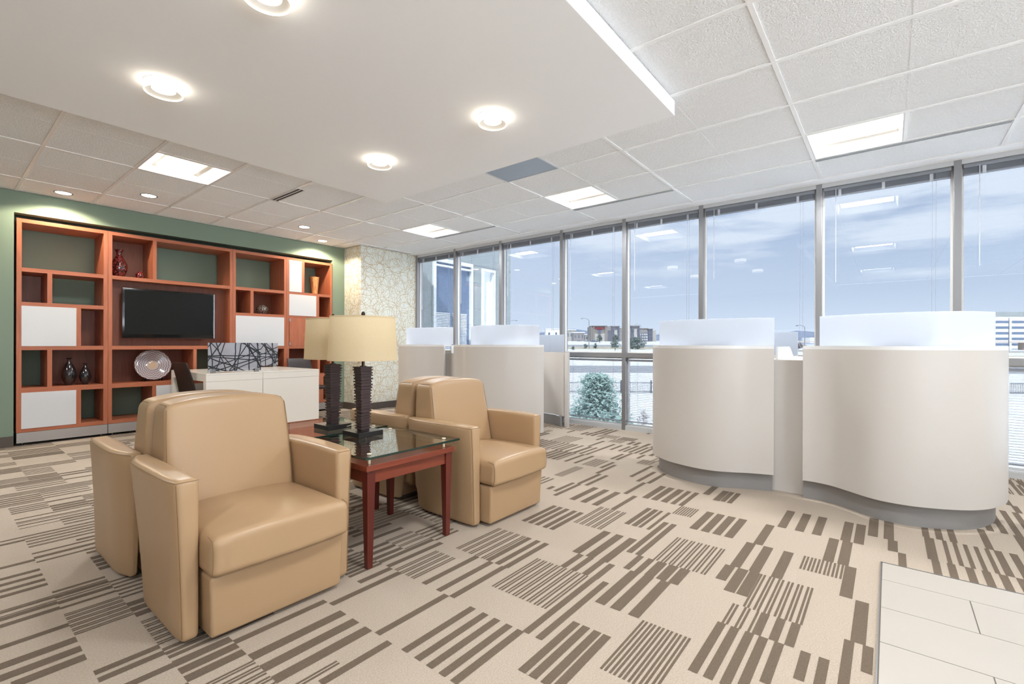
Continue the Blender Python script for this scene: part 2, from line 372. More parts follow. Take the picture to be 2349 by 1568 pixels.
# bars read off the carpet near the camera: (x0, x1, y, width)
BARS = [(0.716,1.073,1.71,0.046), (0.716,1.073,1.62,0.046), (0.716,1.073,1.535,0.046), (0.804,1.073,1.412,0.032), (1.073,1.43,1.488,0.032), (1.073,1.43,1.33,0.032),
(1.073,1.43,1.26,0.032), (1.073,1.43,1.198,0.032), (1.073,1.43,1.136,0.032), (1.073,1.43,1.081,0.032), (1.073,1.43,1.809,0.032), (1.189,1.43,1.879,0.032), (1.43,1.787,1.639,0.032),
(1.43,1.787,1.542,0.032), (1.43,1.787,1.458,0.032), (1.787,2.073,1.567,0.032), (1.787,2.075,1.506,0.032), (1.787,2.069,1.45,0.032), (1.43,1.787,1.974,0.032),
(1.43,1.787,1.905,0.032), (1.525,1.85,2.355,0.032), (1.43,1.842,2.245,0.032), (0.716,1.073,1.853,0.032), (1.965,2.144,1.234,0.032), (1.965,2.144,1.176,0.032),
(1.965,2.144,1.113,0.032), (1.965,2.144,1.057,0.032), (2.322,2.858,1.052,0.032), (2.322,2.858,1.003,0.032), (2.144,2.322,0.984,0.032), (2.144,2.322,0.928,0.032),
(2.144,2.322,0.863,0.046), (2.144,2.322,0.806,0.046), (2.144,2.322,0.749,0.046), (2.244,2.501,0.59,0.046), (2.234,2.501,0.531,0.046), (2.235,2.501,0.479,0.046),
(1.608,1.965,0.497,0.031), (1.608,1.965,0.448,0.031), (1.608,1.965,0.397,0.031), (1.659,1.965,0.35,0.031), (1.7,1.965,0.298,0.031), (1.965,2.144,0.376,0.031),
(1.965,2.144,0.319,0.031), (1.965,2.144,0.268,0.031), (1.252,1.608,0.941,0.032), (1.252,1.608,0.897,0.032), (1.252,1.608,0.849,0.032), (1.252,1.608,0.809,0.032),
(1.787,1.965,0.215,0.031), (1.787,1.965,0.16,0.031), (2.858,3.215,0.219,0.046), (2.858,3.215,0.157,0.046), (2.501,2.858,0.124,0.046), (2.501,2.858,0.081,0.046),
(2.144,2.501,0.066,0.046), (1.857,2.144,0.099,0.031), (1.899,2.144,0.043,0.031), (2.858,3.215,0.539,0.046), (3.215,3.572,0.169,0.046), (3.215,3.572,0.109,0.046),
(3.394,3.811,0.051,0.046), (3.394,3.929,-0.021,0.046), (2.918,3.267,1.722,0.046), (2.909,3.215,1.633,0.046), (2.914,3.215,1.542,0.046), (3.273,3.572,1.494,0.032),
(2.858,3.215,1.413,0.032), (3.651,3.982,1.554,0.032), (3.648,3.929,1.466,0.032), (3.659,4.033,1.652,0.032), (2.38,2.679,1.649,0.032), (2.376,2.679,1.591,0.032),
(2.322,2.679,1.542,0.032), (2.381,2.679,1.7,0.032), (2.377,2.679,1.748,0.032), (2.943,3.277,1.928,0.032), (2.93,3.286,1.873,0.032), (2.952,3.107,1.998,0.032),
(3.29,3.643,1.886,0.032), (3.288,3.645,1.82,0.032), (3.689,4.01,1.978,0.032), (3.649,4.005,1.921,0.032), (2.679,3.036,1.232,0.032), (2.679,3.036,1.186,0.032),
(2.679,3.036,1.155,0.02), (2.679,3.036,1.104,0.02), (4.046,4.37,2.056,0.032), (4.057,4.465,2.002,0.032), (3.683,4.042,2.348,0.032), (3.689,4.033,2.246,0.032),
(3.686,4.038,2.448,0.02), (4.107,4.386,2.399,0.032), (4.465,4.74,2.333,0.032), (4.399,4.739,2.244,0.032), (4.405,4.741,2.151,0.032), (4.107,4.465,2.636,0.032),
(4.107,4.465,2.564,0.032), (3.572,3.857,1.022,0.046), (3.572,3.876,0.979,0.046), (3.478,3.75,0.926,0.046), (3.485,3.75,0.891,0.032), (3.477,3.75,0.847,0.032),
(0.052,0.359,2.318,0.046), (0.002,0.359,2.235,0.046), (0.102,0.359,2.162,0.046), (0.002,0.359,2.47,0.032), (0.359,0.537,2.037,0.032), (0.359,0.537,1.984,0.032),
(0.428,0.537,1.882,0.032), (0.458,0.537,1.831,0.032), (0.253,0.359,2.794,0.02), (0.257,0.359,2.72,0.032), (0.258,0.359,2.657,0.032), (0.359,0.588,2.852,0.02),
(0.359,0.537,2.781,0.032), (0.359,0.537,2.709,0.032), (0.359,0.537,2.653,0.02), (0.18,0.359,3.186,0.032), (0.18,0.359,3.108,0.032), (0.18,0.359,3.032,0.032),
(0.18,0.359,2.965,0.032), (0.18,0.359,3.345,0.032), (0.359,0.621,3.456,0.02), (0.359,0.618,3.374,0.032), (0.359,0.606,3.306,0.02), (0.18,0.359,3.728,0.032),
(0.18,0.359,3.798,0.02), (0.359,0.716,4.202,0.02), (0.359,0.716,4.122,0.02), (0.27,0.617,4.586,0.02), (1.787,2.144,1.787,0.009), (1.787,2.144,1.802,0.009),
(1.787,2.144,1.742,0.009), (1.787,2.144,1.757,0.009), (1.787,2.144,1.697,0.009), (1.787,2.144,1.712,0.009), (1.787,2.144,1.651,0.009), (1.787,2.144,1.666,0.009),
(1.787,2.144,1.606,0.009), (1.787,2.144,1.621,0.009), (1.608,1.965,1.378,0.009), (1.608,1.965,1.393,0.009), (1.608,1.965,1.339,0.009), (1.608,1.965,1.354,0.009),
(1.608,1.965,1.3,0.009), (1.608,1.965,1.315,0.009), (1.608,1.965,1.261,0.009), (1.608,1.965,1.276,0.009), (1.608,1.965,1.223,0.009), (1.608,1.965,1.238,0.009),
(1.608,1.965,1.184,0.009), (1.608,1.965,1.199,0.009), (1.608,1.965,1.145,0.009), (1.608,1.965,1.16,0.009), (1.608,1.965,1.106,0.009), (1.608,1.965,1.121,0.009),
(1.608,1.844,2.158,0.009), (1.608,1.844,2.173,0.009), (1.608,1.844,2.104,0.009), (1.608,1.844,2.119,0.009), (1.608,1.844,2.051,0.009), (1.608,1.844,2.066,0.009),
(1.608,1.844,1.997,0.009), (1.608,1.844,2.012,0.009), (1.43,1.702,1.846,0.009), (1.43,1.702,1.861,0.009), (1.43,1.702,1.805,0.009), (1.43,1.702,1.82,0.009),
(1.43,1.702,1.765,0.009), (1.43,1.702,1.78,0.009), (1.43,1.702,1.724,0.009), (1.43,1.702,1.739,0.009), (2.322,2.679,0.914,0.009), (2.322,2.679,0.929,0.009),
(2.322,2.679,0.875,0.009), (2.322,2.679,0.89,0.009), (2.322,2.679,0.836,0.009), (2.322,2.679,0.851,0.009), (2.322,2.679,0.797,0.009), (2.322,2.679,0.812,0.009),
(2.322,2.679,0.759,0.009), (2.322,2.679,0.774,0.009), (2.322,2.679,0.72,0.009), (2.322,2.679,0.735,0.009), (2.322,2.679,0.681,0.009), (2.322,2.679,0.696,0.009),
(2.144,2.501,0.454,0.009), (2.144,2.501,0.469,0.009), (2.144,2.501,0.416,0.009), (2.144,2.501,0.431,0.009), (2.144,2.501,0.378,0.009), (2.144,2.501,0.393,0.009),
(2.144,2.501,0.34,0.009), (2.144,2.501,0.355,0.009), (2.144,2.501,0.302,0.009), (2.144,2.501,0.317,0.009), (2.144,2.501,0.264,0.009), (2.144,2.501,0.279,0.009),
(1.965,2.144,0.491,0.009), (1.965,2.144,0.506,0.009), (1.965,2.144,0.445,0.009), (1.965,2.144,0.46,0.009), (1.965,2.144,0.399,0.009), (1.965,2.144,0.414,0.009),
(2.623,2.858,0.32,0.009), (2.623,2.858,0.335,0.009), (2.623,2.858,0.288,0.009), (2.623,2.858,0.303,0.009), (2.623,2.858,0.256,0.009), (2.623,2.858,0.271,0.009),
(2.623,2.858,0.223,0.009), (2.623,2.858,0.238,0.009), (2.623,2.858,0.191,0.009), (2.623,2.858,0.206,0.009), (2.623,2.858,0.159,0.009), (2.623,2.858,0.174,0.009),
(3.83,4.026,2.162,0.009), (3.83,4.026,2.177,0.009), (3.83,4.026,2.125,0.009), (3.83,4.026,2.14,0.009), (3.83,4.026,2.089,0.009), (3.83,4.026,2.104,0.009), (3.83,4.026,2.052,0.009),
(3.83,4.026,2.067,0.009), (2.556,2.858,1.492,0.009), (2.556,2.858,1.507,0.009), (2.556,2.858,1.451,0.009), (2.556,2.858,1.466,0.009), (2.556,2.858,1.411,0.009),
(2.556,2.858,1.426,0.009), (2.556,2.858,1.37,0.009), (2.556,2.858,1.385,0.009), (2.556,2.858,1.33,0.009), (2.556,2.858,1.345,0.009), (4.048,4.362,1.798,0.009),
(4.048,4.362,1.813,0.009), (4.048,4.362,1.764,0.009), (4.048,4.362,1.779,0.009), (4.048,4.362,1.73,0.009), (4.048,4.362,1.745,0.009), (4.048,4.362,1.696,0.009),
(4.048,4.362,1.711,0.009), (3.3,3.664,2.165,0.009), (3.3,3.664,2.18,0.009), (3.3,3.664,2.148,0.009), (3.3,3.664,2.163,0.009), (3.3,3.664,2.13,0.009), (3.3,3.664,2.145,0.009),
(3.3,3.664,2.113,0.009), (3.3,3.664,2.128,0.009), (3.323,3.448,1.042,0.009), (3.323,3.448,1.057,0.009), (3.323,3.448,0.996,0.009), (3.323,3.448,1.011,0.009),
(3.323,3.448,0.95,0.009), (3.323,3.448,0.965,0.009), (3.323,3.448,0.904,0.009), (3.323,3.448,0.919,0.009), (3.036,3.215,1.074,0.009), (3.036,3.215,1.089,0.009),
(3.036,3.215,1.043,0.009), (3.036,3.215,1.058,0.009), (3.036,3.215,1.013,0.009), (3.036,3.215,1.028,0.009), (3.036,3.215,0.982,0.009), (3.036,3.215,0.997,0.009),
(0.359,0.595,2.57,0.009), (0.359,0.595,2.585,0.009), (0.359,0.595,2.531,0.009), (0.359,0.595,2.546,0.009), (0.359,0.595,2.492,0.009), (0.359,0.595,2.507,0.009),
(0.359,0.595,2.453,0.009), (0.359,0.595,2.468,0.009), (0.359,0.595,2.414,0.009), (0.359,0.595,2.429,0.009), (0.359,0.595,2.375,0.009), (0.359,0.595,2.39,0.009),
(0.18,0.537,2.851,0.009), (0.18,0.537,2.866,0.009), (0.18,0.537,2.804,0.009), (0.18,0.537,2.819,0.009), (0.18,0.537,2.758,0.009), (0.18,0.537,2.773,0.009),
(0.18,0.537,2.711,0.009), (0.18,0.537,2.726,0.009), (0.359,0.637,3.796,0.009), (0.359,0.637,3.811,0.009), (0.359,0.637,3.742,0.009), (0.359,0.637,3.757,0.009),
(0.359,0.637,3.689,0.009), (0.359,0.637,3.704,0.009), (0.359,0.637,3.635,0.009), (0.359,0.637,3.65,0.009), (0.359,0.637,3.581,0.009), (0.359,0.637,3.596,0.009),
(0.537,0.716,3.991,0.009), (0.537,0.716,4.006,0.009), (0.537,0.716,3.931,0.009), (0.537,0.716,3.946,0.009), (0.537,0.716,3.872,0.009), (0.537,0.716,3.887,0.009),
(0.284,0.641,4.098,0.009), (0.284,0.641,4.113,0.009), (0.284,0.641,4.04,0.009), (0.284,0.641,4.055,0.009), (0.284,0.641,3.981,0.009), (0.284,0.641,3.996,0.009),
(0.284,0.641,3.923,0.009), (0.284,0.641,3.938,0.009), (0.359,0.599,4.511,0.009), (0.359,0.599,4.526,0.009), (0.359,0.599,4.46,0.009), (0.359,0.599,4.475,0.009),
(0.359,0.599,4.41,0.009), (0.359,0.599,4.425,0.009), (0.359,0.599,4.359,0.009), (0.359,0.599,4.374,0.009), (0.422,0.596,5.489,0.009), (0.422,0.596,5.504,0.009),
(0.422,0.596,5.444,0.009), (0.422,0.596,5.459,0.009), (0.422,0.596,5.4,0.009), (0.422,0.596,5.415,0.009), (0.422,0.596,5.355,0.009), (0.422,0.596,5.37,0.009),
(0.441,0.796,5.163,0.009), (0.441,0.796,5.178,0.009), (0.441,0.796,5.097,0.009), (0.441,0.796,5.112,0.009), (0.441,0.796,5.031,0.009), (0.441,0.796,5.046,0.009),
(0.537,0.798,4.77,0.009), (0.537,0.798,4.785,0.009), (0.537,0.798,4.704,0.009), (0.537,0.798,4.719,0.009), (0.537,0.798,4.638,0.009), (0.537,0.798,4.653,0.009),
(2.144,2.501,1.26,0.046), (2.144,2.501,1.18,0.046), (2.144,2.501,1.1,0.046), (1.787,2.144,0.93,0.046), (1.787,2.144,0.86,0.046), (1.787,2.144,0.78,0.046),
(3.215,3.572,1.335,0.046), (3.215,3.572,1.27,0.046), (3.215,3.572,1.2,0.046), (3.215,3.572,1.145,0.032), (3.215,3.572,1.09,0.032), (2.858,3.215,0.95,0.046),
(2.858,3.215,0.885,0.046), (2.858,3.215,0.82,0.046), (2.858,3.215,0.755,0.046), (2.858,3.215,0.69,0.046), (2.501,2.858,0.57,0.046), (2.501,2.858,0.485,0.046),
(2.501,2.858,0.39,0.046), (3.215,3.572,0.48,0.046), (3.215,3.572,0.39,0.046), (3.215,3.572,0.305,0.046), (1.43,1.965,1.0,0.03), (1.43,1.965,1.06,0.03), (1.43,1.787,0.573,0.009),
(1.43,1.787,0.588,0.009), (1.43,1.787,0.606,0.009), (1.43,1.787,0.621,0.009), (1.43,1.787,0.639,0.009), (1.43,1.787,0.654,0.009), (1.43,1.787,0.672,0.009),
(1.43,1.787,0.687,0.009), (1.43,1.787,0.705,0.009), (1.43,1.787,0.72,0.009), (1.43,1.787,0.738,0.009), (1.43,1.787,0.753,0.009)]
FR = .02
def frow(y): return int(math.floor((y + 5) / FR))
def mark(x0, x1, y0, y1):
    for i in range(int(round((x0 - XO) / HC - .2)), int(round((x1 - XO) / HC + .2))):
        for j in range(frow(y0), frow(y1) + 1): occ.add((i, j))
for x0, x1, y0, wd in BARS:
    k0, k1 = round((x0 - XO) / HC), round((x1 - XO) / HC)
    if abs(XO + k1 * HC - x1) < .08: x1 = XO + k1 * HC
    if abs(XO + k0 * HC - x0) < .08: x0 = XO + k0 * HC
    bar(x0, x1, y0, y0 + wd); mark(x0, x1, y0 - .01, y0 + wd + .01)
for q in ((.9, 3.25, .04, 1.95), (3.2, 4.1, .04, 2.45), (2.5, 3.3, 1.9, 2.1), (0, .54, 1.8, 4.5)): mark(*q)          # read areas stay as read
rc = random.Random(11)
i0, i1 = int((XL - XO) / HC), int((5.6 - XO) / HC) + 1
for j in range(frow(YF), frow(7.25)):
    cols = list(range(i0, i1)); rc.shuffle(cols)
    for i in cols:
        if (i, j) in occ: continue
        nc = 2 if (i + 1, j) not in occ else (-1 if (i - 1, j) not in occ else 1)
        a = i - 1 if nc == -1 else i; nc = abs(nc) if nc > 0 else 2
        want = rc.choice((6, 9, 11, 12, 14)); hgt = 0
        while hgt < want and all((a + q, j + hgt) not in occ for q in range(nc)): hgt += 1
        for q in range(nc):
            for h_ in range(hgt): occ.add((a + q, j + h_))
        x0 = XO + HC * a; x1 = x0 + nc * HC; y0 = (j * FR) - 5 + .004; H_ = hgt * FR - .012
        r_ = rc.random()
        if r_ < .30 or hgt < 3: continue
        if r_ < .42: bar(x0, x1, y0 + H_ / 2 - .016, y0 + H_ / 2 + .016); continue
        if r_ < .61: pitch, wd = rc.choice((.058, .068, .085)), .042
        elif r_ < .76: pitch, wd = .058, .031
        elif r_ < .82: pitch, wd = .032, .022
        elif r_ < .88: pitch, wd = .042, .018
        else: pitch, wd = .041, None
        n_ = max(1, int((H_ + pitch - (wd or .027)) / pitch))
        for q in range(n_):
            y = y0 + q * pitch
            if wd: bar(x0, x1, y, y + wd)
            else: bar(x0, x1, y, y + .009); bar(x0, x1, y + .015, y + .024)
mk('floor', b, ['carpet', 'carpet_dark'], **ST)
# porcelain entry floor, running bond, with a thin metal edge
b = B(); box(b, XL, TX1 - .004, YF, TY1 - .004, .0, .004, 1)
RW = .2955
xr = TX1 - .006; row = 0
xs = [(2.785, 3.002)] + [(2.785 - RW * (k + 1), 2.785 - RW * k) for k in range(22)]
for row, (x0, x1) in enumerate(xs):
    off = -.268 if row in (1, 3) else (-.268 if row % 2 else -.568)
    ys = [TY1 - .006] + [off - .6 * k for k in range(7)]
    for a, c_ in zip(ys, ys[1:]): box(b, max(XL, x0 + .002), x1 - .002, max(YF, c_ + .002), a - .002, .003, .0065, 0)
box(b, TX1 - .004, TX1, YF, TY1, 0, .008, 2); box(b, XL, TX1, TY1 - .004, TY1, 0, .008, 2)
mk('floor_tile', b, ['porcelain', 'grout', 'steel'], **ST)

# ------------------------------------------------------------------ ceiling grid
GX = [.618 + .6035 * k for k in range(-8, 9)]; GY = [.52 + .612 * k for k in range(-8, 12)]
def ix(k): return .618 + .6035 * k
def iy(k): return .52 + .612 * k
TROF = [(6, 7), (6, 3), (6, -1), (1, 7), (1, -1), (-4, 7), (-4, -1), (6, -5), (1, -5)]  # last two are unseen, added behind the camera to light the room
b = B()
xs_ = [XL] + [g for g in GX if XL < g < 5.62] + [5.70]; ys_ = [YF] + [g for g in GY if YF < g < YB] + [7.86]
for i, (x0, x1) in enumerate(zip(xs_, xs_[1:])):
    for j, (y0, y1) in enumerate(zip(ys_, ys_[1:])):
        if any(abs(x0 - ix(a)) < .01 and abs(y0 - iy(c_)) < .01 for a, c_ in TROF): continue
        quad(b, [(x0, y0, CEIL + .006), (x0, y1, CEIL + .006), (x1, y1, CEIL + .006), (x1, y0, CEIL + .006)])
for g in GX:
    if XL < g < 5.6: box(b, g - .012, g + .012, YF, YB, CEIL, CEIL + .02, 1)
for k, g in enumerate(GY):
    if YF < g < YB:
        strong = (k - 8) % 2 == 0
        for i, (x0, x1) in enumerate(zip(xs_, xs_[1:])):
            st = strong or any(abs(x0 - ix(a)) < .01 and (abs(g - iy(c_)) < .01 or abs(g - iy(c_ + 1)) < .01) for a, c_ in TROF)
            if st: box(b, x0, min(x1, 5.6), g - .012, g + .012, CEIL + .0004, CEIL + .02, 1)
            else: box(b, x0, min(x1, 5.6), g - .008, g + .008, CEIL + .0045, CEIL + .02, 0)
box(b, XL, 5.75, YF, 7.86, CEIL + .16, CEIL + .3, 1)                   # slab above
mk('ceiling', b, ['tile_ceiling', 'tbar'], **ST)
b = B(); box(b, XL, 3.10, 1.11, 4.20, CEIL - .10, CEIL - .001, 0, .002)
prop(mk('ceiling_drop_panel', b, 'drywall_white'), kind='structure')
# white drywall band between the tiles and the window head
b = B(); box(b, 5.44, 5.607, YF, 6.73, CEIL - .004, CEIL + .02); box(b, 5.607, 5.75, YF, 6.73, CEIL - .001, CEIL + .15)
mk('trim_1', b, 'drywall_white', **ST)

def troffer(k, a, c_, where):
    cx, cy = ix(a) + .3017, iy(c_) + .306
    r = root('recessed_troffer', (cx, cy, CEIL), where, 'ceiling light', 'square recessed lights in the tile ceiling')
    h = .285
    b = B(); box(b, -h - .008, -h, -h, h, -.001, .004); box(b, h, h + .008, -h, h, -.001, .004); box(b, -h - .008, h + .008, -h - .008, -h, -.001, .004); box(b, -h - .008, h + .008, h, h + .008, -.001, .004)
    mk('frame', b, 'trim_white', r)
    b = B(); q = .15 if a == 1 else .285; qx = .15
    T = [(-h, -h, 0), (h, -h, 0), (h, h, 0), (-h, h, 0)]; U = [(-qx, -h + .03, .075), (qx, -h + .03, .075), (qx, h - .03, .075), (-qx, h - .03, .075)]
    for i in range(4): j = (i + 1) % 4; quad(b, [T[i], T[j], U[j], U[i]])
    me = mk('reflector', b, 'trim_white', r)
    b = B(); box(b, -.15, .15, -h + .03, h - .03, .055, .074); mk('lens', b, 'lens_warm', r)
    L = bpy.data.lights.new('troffer_lamp', 'AREA'); L.shape = 'RECTANGLE'; L.size = .29; L.size_y = .49; L.energy = 28; L.color = (.965, .985, 1)
    o = bpy.data.objects.new('troffer_lamp', L); COL.objects.link(o); o.parent = r; o.location = (0, 0, .052)
    return r
TL = {(6, 7): 'square recessed light nearest the wallpapered corner, end of the slot diffuser', (6, 3): 'square recessed light just past the silver return grille, by the windows',
      (6, -1): 'large square recessed light at right of photo, above the big curved panels', (1, 7): 'square recessed light above the left end of the bookcase wall'}
for k, (a, c_) in enumerate(TROF):
    r = troffer(k, a, c_, TL.get((a, c_), 'square recessed light outside the photo, tile row %s' % ['beside the camera', 'far left wall', 'left entrance', 'rear window side, added to light the room', 'rear middle, added to light the room'][k - 4]))

# slot diffusers
def slot(name, x0, x1, y0, y1, lab, grp=None):
    r = root(name, ((x0 + x1) / 2, (y0 + y1) / 2, CEIL), lab, 'air vent', grp)
    w_, l_ = (x1 - x0) / 2, (y1 - y0) / 2
    b = B()
    t = w_ * .16
    for x in (-w_, -t, w_ - 2 * t): box(b, x, x + 2 * t, -l_, l_, -.004, .004)
    mk('blade', b, 'alu_white', r)
    b = B(); box(b, -w_ + .001, w_ - .001, -l_ + .002, l_ - .002, -.001, .003); mk('slot_void', b, 'dark_slot', r)
slot('slot_diffuser', 4.85, 4.905, iy(6) + .02, iy(8) - .01, 'long double-slot air diffuser beside the farthest window-side ceiling light', 'linear slot diffusers along the windows')
slot('slot_diffuser', 4.85, 4.905, iy(2) + .02, iy(4) - .01, 'long double-slot air diffuser beside the middle window-side ceiling light', 'linear slot diffusers along the windows')
slot('slot_diffuser', 4.85, 4.905, iy(-2) + .02, iy(0) - .01, 'long double-slot air diffuser beside the large ceiling light at right', 'linear slot diffusers along the windows')
slot('slot_vent', 2.425, 2.515, iy(7) + .01, iy(8) - .02, 'short black two-slot air vent in the tiles left of the drop panel corner')
r = root('return_grille', (ix(4) + .302, iy(3) + .306, CEIL), 'silver perforated return air grille in the ceiling tiles beside the drop panel', 'air vent')
b = B(); box(b, -.288, .288, -.292, .292, -.002, .004); mk('perforated_face', b, 'grille_metal', r)
b = B(); box(b, -.3, .3, -.303, -.292, -.004, .004); box(b, -.3, .3, .292, .303, -.004, .004); box(b, -.3, -.288, -.292, .292, -.004, .004); box(b, .288, .3, -.292, .292, -.004, .004); mk('frame', b, 'alu_white', r)
# round downlights
def downlight(x, y, lab, spot, rad=.078):
    r = root('downlight', (x, y, CEIL + .006), lab, 'ceiling light', 'round recessed downlights by the bookcase wall')
    b = B(); lathe(b, [(rad - .014, .0), (rad - .012, -.004), (rad, -.004), (rad + .002, 0)], n=32); mk('trim_ring', b, 'steel', r, 40)
    b = B(); lathe(b, [(0, -.0022), (rad - .014, -.0022), (rad - .014, -.0006), (0, -.0006)], n=32); mk('lens', b, 'lens_bright', r)
    if spot:
        L = bpy.data.lights.new('downlight_beam', 'SPOT'); L.energy = spot; L.color = WARM[:3]; L.spot_size = 2.62; L.spot_blend = .25; L.shadow_soft_size = .04
        o = bpy.data.objects.new('downlight_beam', L); COL.objects.link(o); o.parent = r; o.location = (0, 0, -.03)
    return r
downlight(.95, 6.935, 'round downlight closest to the green wall at far left, washing the bookcase top', 42)
downlight(1.55, 6.325, 'round downlight one tile out from the green wall, second from the left', 8)
downlight(3.305, 6.325, 'round downlight one tile out from the green wall, near the vase cubby at right', 8)
downlight(3.93, 6.955, 'round downlight above the right end of the bookcase', 42)
# glowing ring fixtures on the drop panel
def ringlight(x, y, lab):
    r = root('ring_light', (x, y, CEIL - .10), lab, 'ceiling light', 'glowing round fixtures under the drop panel')
    R = .095
    b = B(); lathe(b, [(R - .004, -.001), (R, -.001), (R, -.05), (R - .004, -.052), (R - .004, -.001)], n=48); mk('acrylic_ring', b, 'ring_glow', r, 40)
    b = B(); lathe(b, [(R - .0045, -.046), (R * .62, -.032), (R * .62, -.030), (R - .0045, -.044)], n=48); mk('reflector', b, 'trim_white', r, 40)
    b = B(); lathe(b, [(0, -.028), (R * .62, -.030), (R * .62, -.02), (0, -.02)], n=40); mk('lens', b, 'ring_lens', r, 40)
    b = B(); lathe(b, [(R + .003, 0), (R + .003, -.003), (R - .004, -.003), (R - .004, 0)], n=48); mk('mount_ring', b, 'trim_white', r, 40)
for x, y, l in ((.88, 3.31, 'glowing ring light at left of the drop panel, largest whole one in view'), (2.365, 2.06, 'glowing ring light at right of the drop panel, toward the windows'),
                (2.345, 3.27, 'smallest glowing ring light, nearest the far corner of the drop panel'), (.915, 2.07, 'glowing ring light cut by the top edge of the photo')):
    ringlight(x, y, l)

# ------------------------------------------------------------------ window wall
MY = [6.71, 5.730, 4.722, 3.603, 2.656, 1.701, .555, -.458, -1.46, -2.46, -3.46, -4.0]      # mullion centres
XO_ = XW + .10                                                                             # outer face of the frames
for k, y in enumerate(MY[:-1]):
    b = B(); box(b, XW, XO_, y - .026, y + .026, 0, CEIL - .002, 0, .002)
    box(b, XO_ - .03, XO_ + .02, y - .034, y + .034, 0, CEIL - .002, 0)
    mk('trim_%d' % (k + 2), b, 'alu', **ST)
for k, (ya, yb) in enumerate(zip(MY, MY[1:])):
    y1, y0 = ya - .026, yb + .026
    r = root('window_%d' % (k + 1), (XW, (y0 + y1) / 2, 0)); r['kind'] = 'structure'
    L = (y1 - y0) / 2
    b = B(); box(b, .0, .10, -L, L, 2.655, CEIL - .002, 0); mk('head_rail', b, 'alu_white', r)
    b = B(); box(b, .0, .10, -L, L, .925, .985, 0, .002); mk('transom', b, 'alu', r)
    b = B(); box(b, .0, .10, -L, L, .0, .06, 0, .002); box(b, -.004, .0, -L, L, .0, .05); mk('sill_rail', b, 'alu_white', r)
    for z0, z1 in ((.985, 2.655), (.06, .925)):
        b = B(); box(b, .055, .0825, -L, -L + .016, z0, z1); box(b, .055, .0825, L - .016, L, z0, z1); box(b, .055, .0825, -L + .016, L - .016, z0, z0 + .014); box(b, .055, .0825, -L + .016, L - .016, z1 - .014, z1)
        mk('lit_edge_strip', b, 'trim_white', r)  # white strips standing in for daylight on the frame's side faces
    for nm, z0, z1 in (('upper_glass', .985, 2.655), ('lower_glass', .06, .925)):
        b = B(); box(b, .083, .084, -L, L, z0, z1); mk(nm, b, 'window_glass', r)
    bay = ('farthest bay by the wallpaper', 'second bay from the wallpaper', 'third bay from the wallpaper', 'fourth bay, left of the hotel',
           'fifth bay, right of the hotel', 'sixth bay, behind the near left curved panel', 'seventh bay, behind the near right curved panel', 'last bay at the right edge')
    if k > 8: continue
    lab = bay[k] if k < 8 else 'bay past the right edge'
    # raised mini blind
    u = root('raised_blind', (XW + .045, (y0 + y1) / 2, 2.56), 'raised mini blind, ' + lab, 'blind', 'raised mini blinds at the window heads')
    l_ = L - .012
    b = B(); box(b, -.022, .022, -l_, l_, .062, .093, 0, .002); mk('head_rail', b, 'blind_slat', u)
    b = B()
    for i in range(11): box(b, -.0125, .0125, -l_ + .004, l_ - .004, .014 + i * .0042, .0158 + i * .0042)
    box(b, -.013, .013, -l_ + .004, l_ - .004, 0, .012); mk('slat_stack', b, 'blind_dark', u)
    for f_ in (-.72, 0, .72):
        b = B(); box(b, -.0165, -.0145, f_ * l_ - .012, f_ * l_ + .012, -.004, .07); mk('ladder_clip', b, 'cord_clear', u)
    b = B(); tube(b, [(-.026, l_ - .10, .07), (-.028, l_ - .10, -.85 + .06 * (k % 3))], .0035, 6); mk('tilt_wand', b, 'cord_clear', u)
    b = B()
    for d in (.10, .125): tube(b, [(-.026, -l_ + d, .07), (-.026, -l_ + d + .004, -1.45)], .0012, 4)
    mk('lift_cord', b, 'blind_slat', u)
    # lowered mini blind in front of the lower pane
    u = root('lowered_blind', (XW + .045, (y0 + y1) / 2, .10), 'lowered mini blind, ' + lab, 'blind', 'lowered mini blinds over the low panes')
    b = B(); box(b, -.018, .018, -l_, l_, .775, .80); mk('head_rail', b, 'blind_dark', u)
    b = B(); tilt = -.04
    for i in range(34):
        z = .02 + i * .0222
        quad(b, [(-.0125, -l_, z - .0125 * tilt), (.0125, -l_, z + .0125 * tilt), (.0125, l_, z + .0125 * tilt), (-.0125, l_, z - .0125 * tilt)])
        quad(b, [(-.0125, -l_, z - .0125 * tilt - .0007), (.0125, -l_, z + .0125 * tilt - .0007), (.0125, l_, z + .0125 * tilt - .0007), (-.0125, l_, z - .0125 * tilt - .0007)][::-1])
    mk('slats', b, 'blind_slat', u)
    b = B(); box(b, -.012, .012, -l_, l_, 0, .012); mk('bottom_rail', b, 'blind_dark', u)
    b = B()
    for f_ in (-.7, 0, .7): tube(b, [(-.014, f_ * l_, .01), (-.014, f_ * l_, .78)], .0008, 4); tube(b, [(.014, f_ * l_, .01), (.014, f_ * l_, .78)], .0008, 4)
    mk('ladder_cord', b, 'blind_slat', u)

